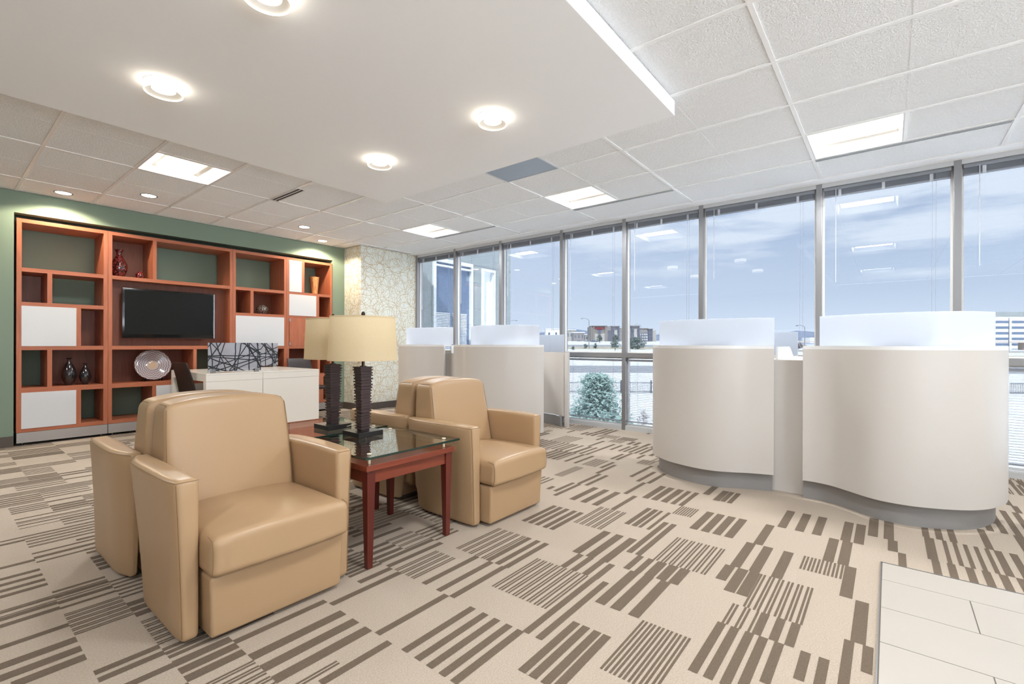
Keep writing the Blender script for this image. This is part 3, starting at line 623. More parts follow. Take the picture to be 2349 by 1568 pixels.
# ------------------------------------------------------------------ bookcase wall (four cabinet units)
YF0, YD = 7.200, 7.665           # front and back of the cabinets
ZB = [(.14, .18), (.56, .612), (1.016, 1.061), (1.487, 1.530), (1.853, 1.896), (2.375, 2.415)]   # boards
def unit(x0, x1, sw, lab, cells, dividers, doors, skip=()):
    """cells: (x0,x1,row,'g'|'w'|'d') back; dividers: (x0,x1,row); doors: (x0,x1,row,mat)"""
    r = root('bookcase_unit', ((x0 + x1) / 2, YF0, 0), lab, 'bookcase', 'cherry bookcase units along the green wall')
    ox, oy = (x0 + x1) / 2, YF0
    def add(nm, m, *bx, **k):
        b = B()
        for q in bx: box(b, q[0] - ox, q[1] - ox, q[2] - oy, q[3] - oy, q[4], q[5], 0, .001)
        return mk(nm, b, m, r, **k)
    add('side_panel', 'cherry', (x0, x0 + sw, YF0, YD, .14, 2.415)); add('side_panel', 'cherry', (x1 - sw, x1, YF0, YD, .14, 2.415))
    for k, (a, c_) in enumerate(ZB): add('shelf' if 0 < k < 5 else ('base_board' if k == 0 else 'top_board'), 'cherry_h', (x0 + sw, x1 - sw, YF0 + .001, YD, a, c_))
    for a, c_, row in dividers: add('divider', 'cherry', (a, c_, YF0 + .001, YD, ZB[row][1], ZB[row + 1][0]))
    for a, c_, row, t in cells:
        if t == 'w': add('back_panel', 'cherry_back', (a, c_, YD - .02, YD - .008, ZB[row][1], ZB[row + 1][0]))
    add('plinth', 'plinth_grey', (x0 + .002, x1 - .002, YF0 - .006, YF0 + .02, .030, .137))
    b = B()
    for fx in (x0 + .05, x1 - .05): lathe(b, [(0, 0), (.016, 0), (.016, .006), (.006, .01), (.006, .06), (0, .06)], fx - ox, .05, 0, 16)
    mk('levelling_foot', b, 'chrome', r, 40)
    for a, c_, row, m in doors:
        d = add('cabinet_door', m, (a, c_, YF0 - .004, YF0 + .016, ZB[row][1] - .002, ZB[row + 1][0] + .002)); d['label'] = 'glossy white door' if m == 'door_white' else 'plain wood door with steel hinges'
        if m != 'door_white':
            b = B()
            for z in (.07, .93): box(b, a - ox - .006, a - ox + .012, -.012, -.002, ZB[row][1] * (1 - z) + ZB[row + 1][0] * z - .02, ZB[row][1] * (1 - z) + ZB[row + 1][0] * z + .02)
            h_ = mk('hinge', b, 'chrome', d)
    return r
unit(.625, 1.372, .039, 'leftmost cherry bookcase unit with two wide white doors and two dark vases',
     [(.665, .859, 3, 'w'), (1.137, 1.334, 2, 'w'), (.90, 1.334, 1, 'w')], [(.859, .899, 3), (1.096, 1.137, 2), (.860, .899, 1), (1.096, 1.138, 0)],
     [(.662, 1.096, 2, 'door_white'), (.662, 1.096, 0, 'door_white')])
u2 = unit(1.374, 2.728, .038, 'widest cherry bookcase unit, holding the television niche',
     [(1.412, 1.808, 4, 'w'), (1.412, 2.249, 1, 'w')], [(1.808, 1.846, 4), (2.249, 2.288, 1), (1.804, 1.844, 0)], [(1.844, 2.69, 0, 'door_white')])
# the niche is one tall opening: plug the shelf line with the veneered panel
for ch in list(bpy.data.objects):
    if ch.parent == u2 and ch.name.startswith('shelf') and abs(max(v.co.z for v in ch.data.vertices) - 1.530) < .004: bpy.data.objects.remove(ch)
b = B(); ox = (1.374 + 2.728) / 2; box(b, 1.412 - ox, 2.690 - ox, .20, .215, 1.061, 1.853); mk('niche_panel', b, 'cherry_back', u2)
unit(2.730, 3.484, .037, 'third cherry bookcase unit from the left, with the speckled glass ball',
     [(2.766, 2.964, 3, 'w'), (3.006, 3.447, 3, 'w'), (2.766, 3.447, 1, 'w')], [(2.964, 3.006, 3)], [(2.766, 3.447, 2, 'door_white'), (2.766, 3.2, 0, 'door_white')])
unit(3.486, 4.241, .038, 'rightmost cherry bookcase unit, with the striped wooden vase and a hinged wood door',
     [(4.013, 4.202, 3, 'w'), (3.523, 3.99, 1, 'w'), (4.03, 4.202, 1, 'w'), (4.08, 4.202, 2, 'w')], [(3.720, 3.767, 4), (3.961, 4.013, 3), (3.99, 4.03, 1), (4.04, 4.08, 2), (4.055, 4.09, 0)],
     [(3.523, 3.720, 4, 'door_white'), (3.523, 3.961, 3, 'door_white'), (3.530, 4.04, 2, 'cherry'), (3.524, 4.053, 0, 'cherry')])

# television
t = root('television', (2.015, 7.30, 1.157), 'flat black television mounted in the bookcase niche, switched off', 'television')
W2, HT = .498, .610
b = B(); box(b, -W2, W2, -.05, -.012, 0, HT, 0, .006); mk('casing', b, 'tv_black', t, 40)
b = B(); box(b, -W2 + .022, W2 - .022, -.0525, -.050, .05, HT - .024); mk('screen', b, 'tv_screen', t)
b = B(); box(b, W2 - .007, W2 + .003, -.053, -.02, .004, HT - .004, 0, .002); mk('chrome_edge', b, 'chrome', t)
b = B(); box(b, -.2, .2, -.012, .04, .14, .46); box(b, -.05, .05, .04, .098, .2, .4); mk('wall_mount', b, 'tv_black', t)

# ------------------------------------------------------------------ shelf ornaments
def patmat(name, dark, light, scale, rough=.1, thr=(.12, .30)):
    m = mat(name, dark, rough, coat=.8); tt = m.node_tree; p = tt.nodes['Principled BSDF']
    co = N(tt, 'ShaderNodeTexCoord'); v = N(tt, 'ShaderNodeTexVoronoi'); v.inputs['Scale'].default_value = scale; tt.links.new(co.outputs['Object'], v.inputs['Vector'])
    r = N(tt, 'ShaderNodeValToRGB'); cr = r.color_ramp; cr.elements[0].position = thr[0]; cr.elements[0].color = dark; cr.elements[1].position = thr[1]; cr.elements[1].color = light
    e = cr.elements.new(min(1, thr[1] + .12)); e.color = dark
    tt.links.new(v.outputs['Distance'], r.inputs[0]); tt.links.new(r.outputs[0], p.inputs['Base Color'])
patmat('red_glass', srgb(54, 14, 18), srgb(176, 74, 70), 42, .06, (.30, .42))
patmat('fleck_glass', srgb(74, 66, 58), srgb(214, 206, 192), 75, .05, (.20, .32))
mat('pewter_glass', srgb(46, 42, 44), .12, metal=.35, coat=.9, noise=(14, .5))
def plate_mat():
    m = mat('plate_glaze', srgb(190, 178, 180), .1, coat=.9); t = m.node_tree; p = t.nodes['Principled BSDF']
    co = N(t, 'ShaderNodeTexCoord'); sp = N(t, 'ShaderNodeSeparateXYZ'); t.links.new(co.outputs['Object'], sp.inputs[0])
    at = N(t, 'ShaderNodeMath', operation='ARCTAN2'); t.links.new(sp.outputs[0], at.inputs[0]); t.links.new(sp.outputs[1], at.inputs[1])
    cb = N(t, 'ShaderNodeCombineXYZ'); t.links.new(sp.outputs[0], cb.inputs[0]); t.links.new(sp.outputs[1], cb.inputs[1])
    ln = N(t, 'ShaderNodeVectorMath', operation='LENGTH'); t.links.new(cb.outputs[0], ln.inputs[0])
    a1 = N(t, 'ShaderNodeMath', operation='MULTIPLY'); t.links.new(at.outputs[0], a1.inputs[0]); a1.inputs[1].default_value = 9
    a2 = N(t, 'ShaderNodeMath', operation='SINE'); t.links.new(a1.outputs[0], a2.inputs[0]); a3 = N(t, 'ShaderNodeMath', operation='ABSOLUTE'); t.links.new(a2.outputs[0], a3.inputs[0])
    b1 = N(t, 'ShaderNodeMath', operation='MULTIPLY'); t.links.new(ln.outputs['Value'], b1.inputs[0]); b1.inputs[1].default_value = 260
    c1 = N(t, 'ShaderNodeMath', operation='MULTIPLY_ADD'); t.links.new(a3.outputs[0], c1.inputs[0]); c1.inputs[1].default_value = 3.2; t.links.new(b1.outputs[0], c1.inputs[2])
    c2 = N(t, 'ShaderNodeMath', operation='SINE'); t.links.new(c1.outputs[0], c2.inputs[0])
    r = N(t, 'ShaderNodeValToRGB'); r.color_ramp.elements[0].position = .62; r.color_ramp.elements[0].color = srgb(186, 172, 172); r.color_ramp.elements[1].position = .85; r.color_ramp.elements[1].color = srgb(52, 36, 50)
    t.links.new(c2.outputs[0], r.inputs[0])
    l2 = N(t, 'ShaderNodeMath', operation='LESS_THAN'); t.links.new(ln.outputs['Value'], l2.inputs[0]); l2.inputs[1].default_value = .055
    mm = N(t, 'ShaderNodeMixRGB'); t.links.new(l2.outputs[0], mm.inputs[0]); t.links.new(r.outputs[0], mm.inputs[1]); mm.inputs[2].default_value = srgb(198, 170, 142)
    t.links.new(mm.outputs[0], p.inputs['Base Color'])
plate_mat()
def bottle_vase(x, y, z, h, R, lab):
    r = root('bottle_vase', (x, y, z), lab, 'vase', 'dark metallic vases on the low shelf')
    s = h
    b = B(); lathe(b, [(0, 0), (R * .42, 0), (R * .5, .01), (R * .82, .16 * s), (R, .34 * s), (R * .97, .45 * s), (R * .78, .62 * s), (R * .5, .76 * s), (R * .27, .85 * s), (R * .22, .90 * s), (R * .24, .95 * s), (R * .3, .975 * s), (R * .22, .97 * s), (R * .18, .9 * s), (0, .88 * s)], n=40)
    mk('vase_body', b, 'pewter_glass', r, 60)
    b = B(); lathe(b, [(R * .22, .955 * s), (R * .46, .985 * s), (R * .48, .99 * s), (R * .44, s), (R * .22, .975 * s)], n=40); mk('flared_lip', b, 'pewter_glass', r, 60)
bottle_vase(1.055, 7.34, .612, .310, .066, 'taller dark metallic bottle vase on the low shelf of the leftmost unit')
bottle_vase(1.194, 7.33, .612, .245, .056, 'shorter dark metallic bottle vase on the low shelf, beside the tall one')
r = root('red_glass_vase', (1.507, 7.36, 1.896), 'big mottled ruby glass vase with a flared neck in the upper cubby', 'vase')
b = B(); lathe(b, [(0, 0), (.045, 0), (.056, .02), (.080, .09), (.084, .13), (.078, .17), (.050, .225), (.030, .265), (.026, .29), (.034, .318), (.048, .336), (.044, .338), (.022, .29), (0, .26)], n=44); mk('vase_body', b, 'red_glass', r, 60)
r = root('red_glass_pot', (1.716, 7.36, 1.896), 'small squat ruby glass pot beside the big red vase', 'pot')
b = B(); lathe(b, [(0, 0), (.030, 0), (.046, .02), (.052, .045), (.044, .072), (.022, .088), (.020, .094), (.012, .098), (0, .092)], n=36); mk('pot_body', b, 'red_glass', r, 60)
r = root('ornamental_plate', (1.850, 7.37, .612), 'large round plate with a purple feathered web pattern on a stand', 'plate')
b = B(); R = .192
lathe(b, [(0, .012), (.06, .012), (.10, .022), (.15, .034), (R, .045), (R + .002, .049), (R - .003, .051), (.15, .041), (.10, .029), (.06, .019), (0, .019)], n=64)
p_ = mk('plate_disc', b, 'plate_glaze', r, 50); p_.location = (0, .03, .198); p_.rotation_euler = (math.radians(78), 0, 0)
b = B()
for sx in (-.09, .09):
    tube(b, cat([(sx, -.045, .05), (sx, -.055, .03), (sx, -.03, .018), (sx, .03, .02), (sx, .09, .0), (sx, .10, .004)], 4), .005, 6); tube(b, [(sx, -.025, .02), (sx, -.04, .0)], .005, 6); tube(b, [(sx, .04, .02), (sx * .5, .10, .20)], .005, 6)
tube(b, [(-.09, .04, .02), (.09, .04, .02)], .005, 6)
mk('plate_stand', b, 'brass_dark', r, 60)
r = root('glass_ball', (3.213, 7.40, 1.530), 'clear glass ball full of silver flecks on the third unit shelf', 'ornament')
b = B(); R = .083
lathe(b, [(0, .003)] + [(R * math.cos(a), R * .9 + R * .9 * math.sin(a)) for a in [math.radians(q) for q in range(-80, 81, 8)]] + [(0, R * 1.8)], n=44); mk('ball_body', b, 'fleck_glass', r, 60)
r = root('striped_wood_vase', (4.045, 7.40, 1.896), 'tapered vase of striped light and dark wood in the top right cubby', 'vase')
b = B(); lathe(b, [(0, 0), (.040, 0), (.044, .01), (.070, .285), (.075, .292), (.068, .288), (.04, .02), (0, .02)], n=36); mk('vase_body', b, 'striped_wood', r, 40)

# ------------------------------------------------------------------ reception desk with patterned screens
def web_mat():
    m = bpy.data.materials.new('web_glass'); m.use_nodes = True; t = m.node_tree; t.nodes.clear()
    o = N(t, 'ShaderNodeOutputMaterial'); gl = N(t, 'ShaderNodeBsdfPrincipled'); gl.inputs['Base Color'].default_value = srgb(28, 34, 40); gl.inputs['Roughness'].default_value = .3
    tr = N(t, 'ShaderNodeBsdfTransparent'); tr.inputs[0].default_value = (.82, .84, .9, 1); df = N(t, 'ShaderNodeBsdfDiffuse'); df.inputs[0].default_value = srgb(190, 192, 200)
    tl = N(t, 'ShaderNodeMixShader'); tl.inputs[0].default_value = .5; t.links.new(tr.outputs[0], tl.inputs[1]); t.links.new(df.outputs[0], tl.inputs[2])
    co = N(t, 'ShaderNodeTexCoord'); last = None
    rr = random.Random(5)
    sp = N(t, 'ShaderNodeSeparateXYZ'); t.links.new(co.outputs['Object'], sp.inputs[0])
    wv = N(t, 'ShaderNodeTexNoise'); wv.inputs['Scale'].default_value = 3; t.links.new(co.outputs['Object'], wv.inputs['Vector'])
    for k in range(34):
        a = rr.uniform(0, PI); nx, nz_ = math.cos(a), math.sin(a); d = nx * rr.uniform(-.36, .36) + nz_ * rr.uniform(-.02, .36)
        x1 = N(t, 'ShaderNodeMath', operation='MULTIPLY'); t.links.new(sp.outputs[0], x1.inputs[0]); x1.inputs[1].default_value = nx
        x2 = N(t, 'ShaderNodeMath', operation='MULTIPLY_ADD'); t.links.new(sp.outputs[2], x2.inputs[0]); x2.inputs[1].default_value = nz_; t.links.new(x1.outputs[0], x2.inputs[2])
        x4 = N(t, 'ShaderNodeMath', operation='MULTIPLY_ADD'); t.links.new(wv.outputs[0], x4.inputs[0]); x4.inputs[1].default_value = rr.uniform(-.12, .12); t.links.new(x2.outputs[0], x4.inputs[2])
        x3 = N(t, 'ShaderNodeMath', operation='COMPARE'); t.links.new(x4.outputs[0], x3.inputs[0]); x3.inputs[1].default_value = d; x3.inputs[2].default_value = .0055
        if last is None: last = x3
        else:
            x = N(t, 'ShaderNodeMath', operation='MAXIMUM'); t.links.new(last.outputs[0], x.inputs[0]); t.links.new(x3.outputs[0], x.inputs[1]); last = x
    mi = N(t, 'ShaderNodeMixShader'); t.links.new(last.outputs[0], mi.inputs[0]); t.links.new(tl.outputs[0], mi.inputs[1]); t.links.new(gl.outputs[0], mi.inputs[2]); t.links.new(mi.outputs[0], o.inputs[0])
    MATS['web_glass'] = m
web_mat()
DZ = .755
def desk(x0, x1, y0, y1, lab, open_left):
    r = root('reception_desk', ((x0 + x1) / 2, y0, 0), lab, 'desk', 'white reception desks set side by side'); hx = (x1 - x0) / 2; dy = y1 - y0
    b = B(); box(b, -hx, hx, 0, dy, DZ - .018, DZ, 0, .0015); mk('desk_top', b, 'desk_white', r)
    b = B(); box(b, -hx, hx, 0, .02, DZ - .09, DZ - .019); box(b, -hx, hx, dy - .02, dy, DZ - .09, DZ - .019); box(b, -hx, -hx + .02, .02, dy - .02, DZ - .09, DZ - .019); box(b, hx - .02, hx, .02, dy - .02, DZ - .09, DZ - .019)
    mk('apron', b, 'desk_white', r)
    b = B(); box(b, -hx + .001, hx - .001, .001, .03, .012, DZ - .092); mk('front_panel', b, 'desk_white', r)
    if open_left:
        for yy in (.001, dy - .08):
            b = B(); box(b, -hx, -hx + .08, yy + (.03 if yy < .01 else 0), yy + .08, 0, DZ - .091); mk('leg', b, 'desk_white', r)
        b = B(); box(b, hx - .03, hx - .001, .03, dy - .02, .0, DZ - .091); mk('side_panel', b, 'desk_white', r)
    else:
        b = B(); box(b, hx - .02, hx, .031, dy - .001, .012, DZ - .091); mk('side_panel', b, 'desk_white', r)
        b = B(); box(b, -hx, -hx + .02, .031, dy - .001, .012, DZ - .091); mk('side_panel', b, 'desk_white', r)
desk(1.975, 2.583, 5.93, 7.10, 'left white reception desk, open at its left side, with a leather chair', True)
desk(2.587, 3.305, 5.93, 7.10, 'right white reception desk with a closed white front', False)
def screen(x0, x1, y, lab):
    r = root('desk_screen', ((x0 + x1) / 2, y, DZ), lab, 'screen', 'black web patterned desk screens'); hx = (x1 - x0) / 2
    b = B(); box(b, -hx, hx, -.003, .003, .018, .345); mk('screen_panel', b, 'web_glass', r)
    for sx in (-hx + .05, hx - .05):
        b = B(); box(b, sx - .024, sx + .024, -.016, .016, 0, .045, 0, .003); mk('clamp', b, 'steel', r)
screen(2.005, 2.575, 5.965, 'front patterned glass screen standing on the left desk')
screen(2.62, 3.27, 7.02, 'rear patterned glass screen at the back edge of the right desk')
def leather_chair(x, y, rz, lab):
    r = root('leather_chair', (x, y, 0), lab, 'chair', 'dark leather chairs at the reception desks', rz=rz)      # faces +X locally
    b = B(); rbox(b, (-.22, -.215, .43), (.22, .215, .47), .015, n=4); mk('seat', b, 'leather_dark', r, 60)
    def bend(p): t = (p.z - .30) / .57; return (p.x - .09 * t * t - .02 * t, p.y * (1 - .12 * t * t), p.z)
    b = B(); rbox(b, (-.232, -.205, .30), (-.212, .205, .872), .009, bend, n=10); mk('backrest', b, 'leather_dark', r, 60)
    for sx in (-.19, .19):
        for sy in (-.185, .185):
            b = B(); box(b, sx - .014, sx + .014, sy - .014, sy + .014, 0, .432); mk('leg', b, 'leather_dark', r)
leather_chair(2.18, 6.42, math.radians(6), 'dark leather chair at the open left side of the left desk')
leather_chair(3.60, 6.70, math.radians(-88), 'dark leather chair beyond the right desk, mostly hidden behind a lamp')

# ------------------------------------------------------------------ lounge armchairs
def armchair():
    r = root('lounge_armchair')                                  # faces -Y, origin at the middle of its front base
    b = B(); rbox(b, (-.266, 0, .018), (.266, .60, .245), .012, lambda p: (p.x * (1 - .03 * (1 - p.z / .25)), p.y + .012 * (1 - p.z / .25) * (1 if p.y < .3 else 0), p.z), n=6)
    mk('base', b, 'leather', r, 60)
    def cushion(p):
        u = p.x / .276; v = (p.y + .035) / .60
        z = p.z + (.032 * (1 - abs(u) ** 2.6) * math.sin(PI * min(1, v * .75 + .18)) if p.z > .33 else 0)
        y = p.y - .018 * (1 - u * u) * max(0, 1 - v * 4) * (1 if p.z > .26 else .4)
        return (p.x, y, z)
    b = B(); rbox(b, (-.274, -.035, .25), (.274, .52, .392), .028, cushion, n=12); mk('seat_cushion', b, 'leather', r, 60)
    # corner seams of the cushion
    s = B()
    for sx in (-1, 1): tube(s, [cushion(Vector((sx * .268, y, z))) for y, z in ((-.024, .262), (-.031, .30), (-.032, .35), (-.022, .384), (.02, .392))], .0013, 5)
    mk('piping', s, 'leather_seam', r)
    # backrest: leaning, higher than the arms, rounded top corners
    def back(p):
        t = (p.z - .10) / .74; t = max(0, t); u = p.x / .276
        k = min(1, max(0, (.695 - p.y) / .295)); y = p.y + .135 * t * k
        y -= .018 * (1 - u * u) * math.sin(PI * min(1, t)) * k
        x = p.x * (1.0 - .055 * t ** 3)
        z = p.z - .020 * abs(u) ** 3 * t + .012 * (1 - u * u) * t
        return (x, y, z)
    b = B(); rbox(b, (-.274, .40, .10), (.274, .695, .838), .035, back, n=14); mk('backrest', b, 'leather', r, 60)
    s = B()
    for sx in (-1, 1): tube(s, [back(Vector((sx * .268, .408 + .0, z))) for z in [.36 + .03 * i for i in range(16)]] + [back(Vector((sx * .262, .43 + .02 * k, .834))) for k in range(1, 10)], .0013, 5)
    mk('piping', s, 'leather_seam', r)
    for sx in (-1, 1):
        def arm(p, sx=sx):
            x, y, z = abs(p.x), p.y, p.z; t = z / .60; v = (y - .07) / .63; out = max(0, (x - .275) / .078)
            x += out * (.026 * t * t * math.sin(PI * min(1, .12 + v * .72)) + .012 * t - .012)
            x -= out * max(0, v - .72) ** 2 * .55                      # rear outer corner rounds off
            x -= out * max(0, .10 - v) * .10
            y = .07 + (y - .07) * (.86 + .14 * min(1, t * 1.1))
            z += .006 * math.sin(PI * v) * (1 if z > .5 else 0)
            return (sx * x, y, z)
        b = B(); rbox(b, ((-.353 if sx < 0 else .275), .07, .012), ((-.275 if sx < 0 else .353), .695, .60), .022, arm, n=12)
        a_ = mk('armrest', b, 'leather', r, 60)
        s = B()
        tube(s, [arm(Vector((.350, .075 + .62 * i / 18, .590))) for i in range(19)], .0012, 5)
        tube(s, [arm(Vector((.350, .076, z))) for z in (.03, .15, .3, .45, .585)], .0012, 5)
        tube(s, [arm(Vector((x, .073, .592))) for x in (.350, .33, .30, .278)], .0012, 5)
        mk('piping', s, 'leather_seam', a_)
    return r
a0 = armchair()
spots = [(.915, 1.905, 0, 'front left tan leather armchair, nearest the camera'), (.905, 3.335, PI, 'tan leather armchair hidden behind the front left one, back to back with it'),
         (2.372, 1.842, 0, 'tan leather armchair right of the glass table, facing the camera'), (2.395, 3.285, PI, 'tan leather armchair behind the right one, back to back with it')]
for i, (x, y, rz, lab) in enumerate(spots):
    o = a0 if i == 0 else copy_tree(a0)
    o.location = (x, y, 0); o.rotation_euler = (0, 0, rz); prop(o, lab, 'armchair', 'tan leather lounge armchairs')

# ------------------------------------------------------------------ end tables
def end_table(x0, y0, lab):
    W_, Hh = .585, .505
    r = root('end_table', (x0, y0, 0), lab, 'table', 'mahogany end tables with glass tops')
    b = B(); box(b, 0, W_, 0, W_, Hh - .028, Hh, 0, .002); mk('table_top', b, 'mahogany', r)
    b = B(); i_ = .03
    for q in ((i_, W_ - i_, .022, .042), (i_, W_ - i_, W_ - .042, W_ - .022)): box(b, q[0], q[1], q[2], q[3], Hh - .092, Hh - .029)
    for q in ((.022, .042), (W_ - .042, W_ - .022)): box(b, q[0], q[1], .043, W_ - .043, Hh - .092, Hh - .029)
    mk('apron', b, 'mahogany', r)
    for sx in (0, 1):
        for sy in (0, 1):
            b = B(); cx = .012 + sx * (W_ - .024); cy = .012 + sy * (W_ - .024); dx = 1 - 2 * sx; dy = 1 - 2 * sy
            top = [(cx, cy), (cx + dx * .046, cy), (cx + dx * .046, cy + dy * .046), (cx, cy + dy * .046)]; f = .008
            bot = [(cx + dx * f, cy + dy * f), (cx + dx * .036, cy + dy * f), (cx + dx * .036, cy + dy * .036), (cx + dx * f, cy + dy * .036)]
            vs = [b.verts.new((p[0], p[1], Hh - .0285)) for p in top] + [b.verts.new((p[0], p[1], 0)) for p in bot]
            for q in ((0, 1, 2, 3), (7, 6, 5, 4), (0, 4, 5, 1), (1, 5, 6, 2), (2, 6, 7, 3), (3, 7, 4, 0)): b.faces.new([vs[k] for k in q])
            mk('leg', b, 'mahogany_leg', r)
    g = B(); gx0, gx1, gz0, gz1 = -.018, .606, .5395, .551
    quad(g, [(gx0, gx0, gz1), (gx1, gx0, gz1), (gx1, gx1, gz1), (gx0, gx1, gz1)], 0)
    P4 = [(gx0, gx0), (gx1, gx0), (gx1, gx1), (gx0, gx1)]
    for k in range(4): a, c_ = P4[k], P4[(k + 1) % 4]; quad(g, [(a[0], a[1], gz0), (c_[0], c_[1], gz0), (c_[0], c_[1], gz1 - .0003), (a[0], a[1], gz1 - .0003)], 1)
    quad(g, [(gx0 + .004, gx0 + .004, gz0), (gx1 - .004, gx0 + .004, gz0), (gx1 - .004, gx1 - .004, gz0), (gx0 + .004, gx1 - .004, gz0)], 0)
    gt = mk('glass_top', g, ['table_glass', 'glass_edge'], r)
    for sx in (.045, W_ - .045):
        for sy in (.045, W_ - .045):
            b = B(); lathe(b, [(0, Hh), (.0065, Hh), (.0065, .5395), (.011, .5405), (.011, .5408), (0, .5408)], sx, sy, 0, 16); lathe(b, [(0, .5512), (.0115, .5512), (.0115, .5545), (0, .555)], sx, sy, 0, 16)
            mk('standoff', b, 'pin_cream', r, 40)
    return r
end_table(1.328, 1.948, 'front mahogany end table with a raised glass top between two armchairs')
end_table(1.328, 2.620, 'rear mahogany end table with a raised glass top behind the front one')

# ------------------------------------------------------------------ table lamps
def table_lamp(x, y, z, ang, lab, seed, cord):
    r = root('table_lamp', (x, y, z), lab, 'lamp', 'stacked-slat table lamps on the glass tops')
    rr = random.Random(seed); S = .083
    b = B(); box(b, -S, S, -S, S, 0, .028, 0, .0015); mk('lamp_base', b, 'lamp_base_black', r)
    b = B(); zz = .028; k = 0
    while zz < .405:
        t = (zz - .028) / .377; hw = .028 + .010 * t + (.0030 if k % 2 else -.0025) + rr.uniform(-.0012, .0012); th = rr.uniform(.0065, .0105)
        ox_, oy_ = rr.uniform(-.0022, .0022), rr.uniform(-.0022, .0022)
        box(b, ox_ - hw - rr.uniform(0, .002), ox_ + hw + rr.uniform(0, .002), oy_ - hw, oy_ + hw, zz, zz + th, 0, .0006); zz += th; k += 1
    mk('slat_column', b, 'lamp_wood', r); top = zz
    b = B(); lathe(b, [(0, top), (.020, top), (.020, top + .004), (.009, top + .006), (.009, top + .10), (.004, top + .11), (.004, .712), (0, .712)], n=20)
    mk('neck', b, 'bronze', r, 40)
    # lens-shaped shade: two arcs meeting at pointed ends
    z0, z1 = .440, .703; hl0, hl1 = .200, .187; hd0, hd1 = .118, .105; n = 26
    def ring(z, hl, hd, inn=0):
        out = []
        for side in (1, -1):
            for i in range(n):
                u = -1 + 2 * i / n; u *= side; out.append(((hl - inn) * u, side * -(hd - inn) * (1 - u * u) ** .82, z))
        return out
    b = B(); tilt = Matrix.Rotation(math.radians(-1.8), 4, Vector((math.sin(YAW - PI / 2 + PI / 2) , -math.cos(YAW), 0)).cross(Vector((0, 0, 1))).normalized())
    rg = [[b.verts.new(p) for p in ring(z0 + (z1 - z0) * k / 6, hl0 + (hl1 - hl0) * k / 6, hd0 + (hd1 - hd0) * k / 6)] for k in range(7)]
    for a, c_ in zip(rg, rg[1:]):
        for i in range(2 * n): j = (i + 1) % (2 * n); b.faces.new((a[i], a[j], c_[j], c_[i]))
    sh = mk('lamp_shade', b, 'linen', r, 35); sh.rotation_euler = (0, 0, ang)
    b = B()
    for zt, hl, hd in ((z0, hl0, hd0), (z1 - .007, hl1 + .0005, hd1 + .0005)):
        A_ = [[b.verts.new(p) for p in ring(zt + dz, hl + g_, hd + g_)] for dz, g_ in ((0, .0012), (.008, .0012), (.008, -.0015), (0, -.0015))]
        for k in range(4):
            a, c_ = A_[k], A_[(k + 1) % 4]
            for i in range(2 * n): j = (i + 1) % (2 * n); b.faces.new((a[i], a[j], c_[j], c_[i]))
    mk('shade_trim', b, 'linen', sh, 35)
    b = B(); lathe(b, [(0, .700), (.006, .702), (.011, .712), (.012, .720), (.008, .730), (0, .734)], n=20); tube(b, [(-.1, 0, .690), (.1, 0, .690)], .002, 6)
    mk('finial', b, 'bronze', r, 50)
    if cord:
        b = B(); tube(b, cat([(.05, -.084, .010), (.075, -.12, .022), (.095, -.17, .016), (.10, -.209, .004), (.10, -.217, -.03), (.10, -.217, -.20), (.10, -.215, -.40)], 6), .003, 6); mk('power_cord', b, 'cord_white', r, 60)
table_lamp(1.643, 2.449, .5515, math.radians(-30), 'front table lamp with an ivory oval shade and dark slatted column', 1, False)
table_lamp(1.658, 2.805, .5515, math.radians(-58), 'rear table lamp, its ivory shade partly behind the front lamp', 2, True)

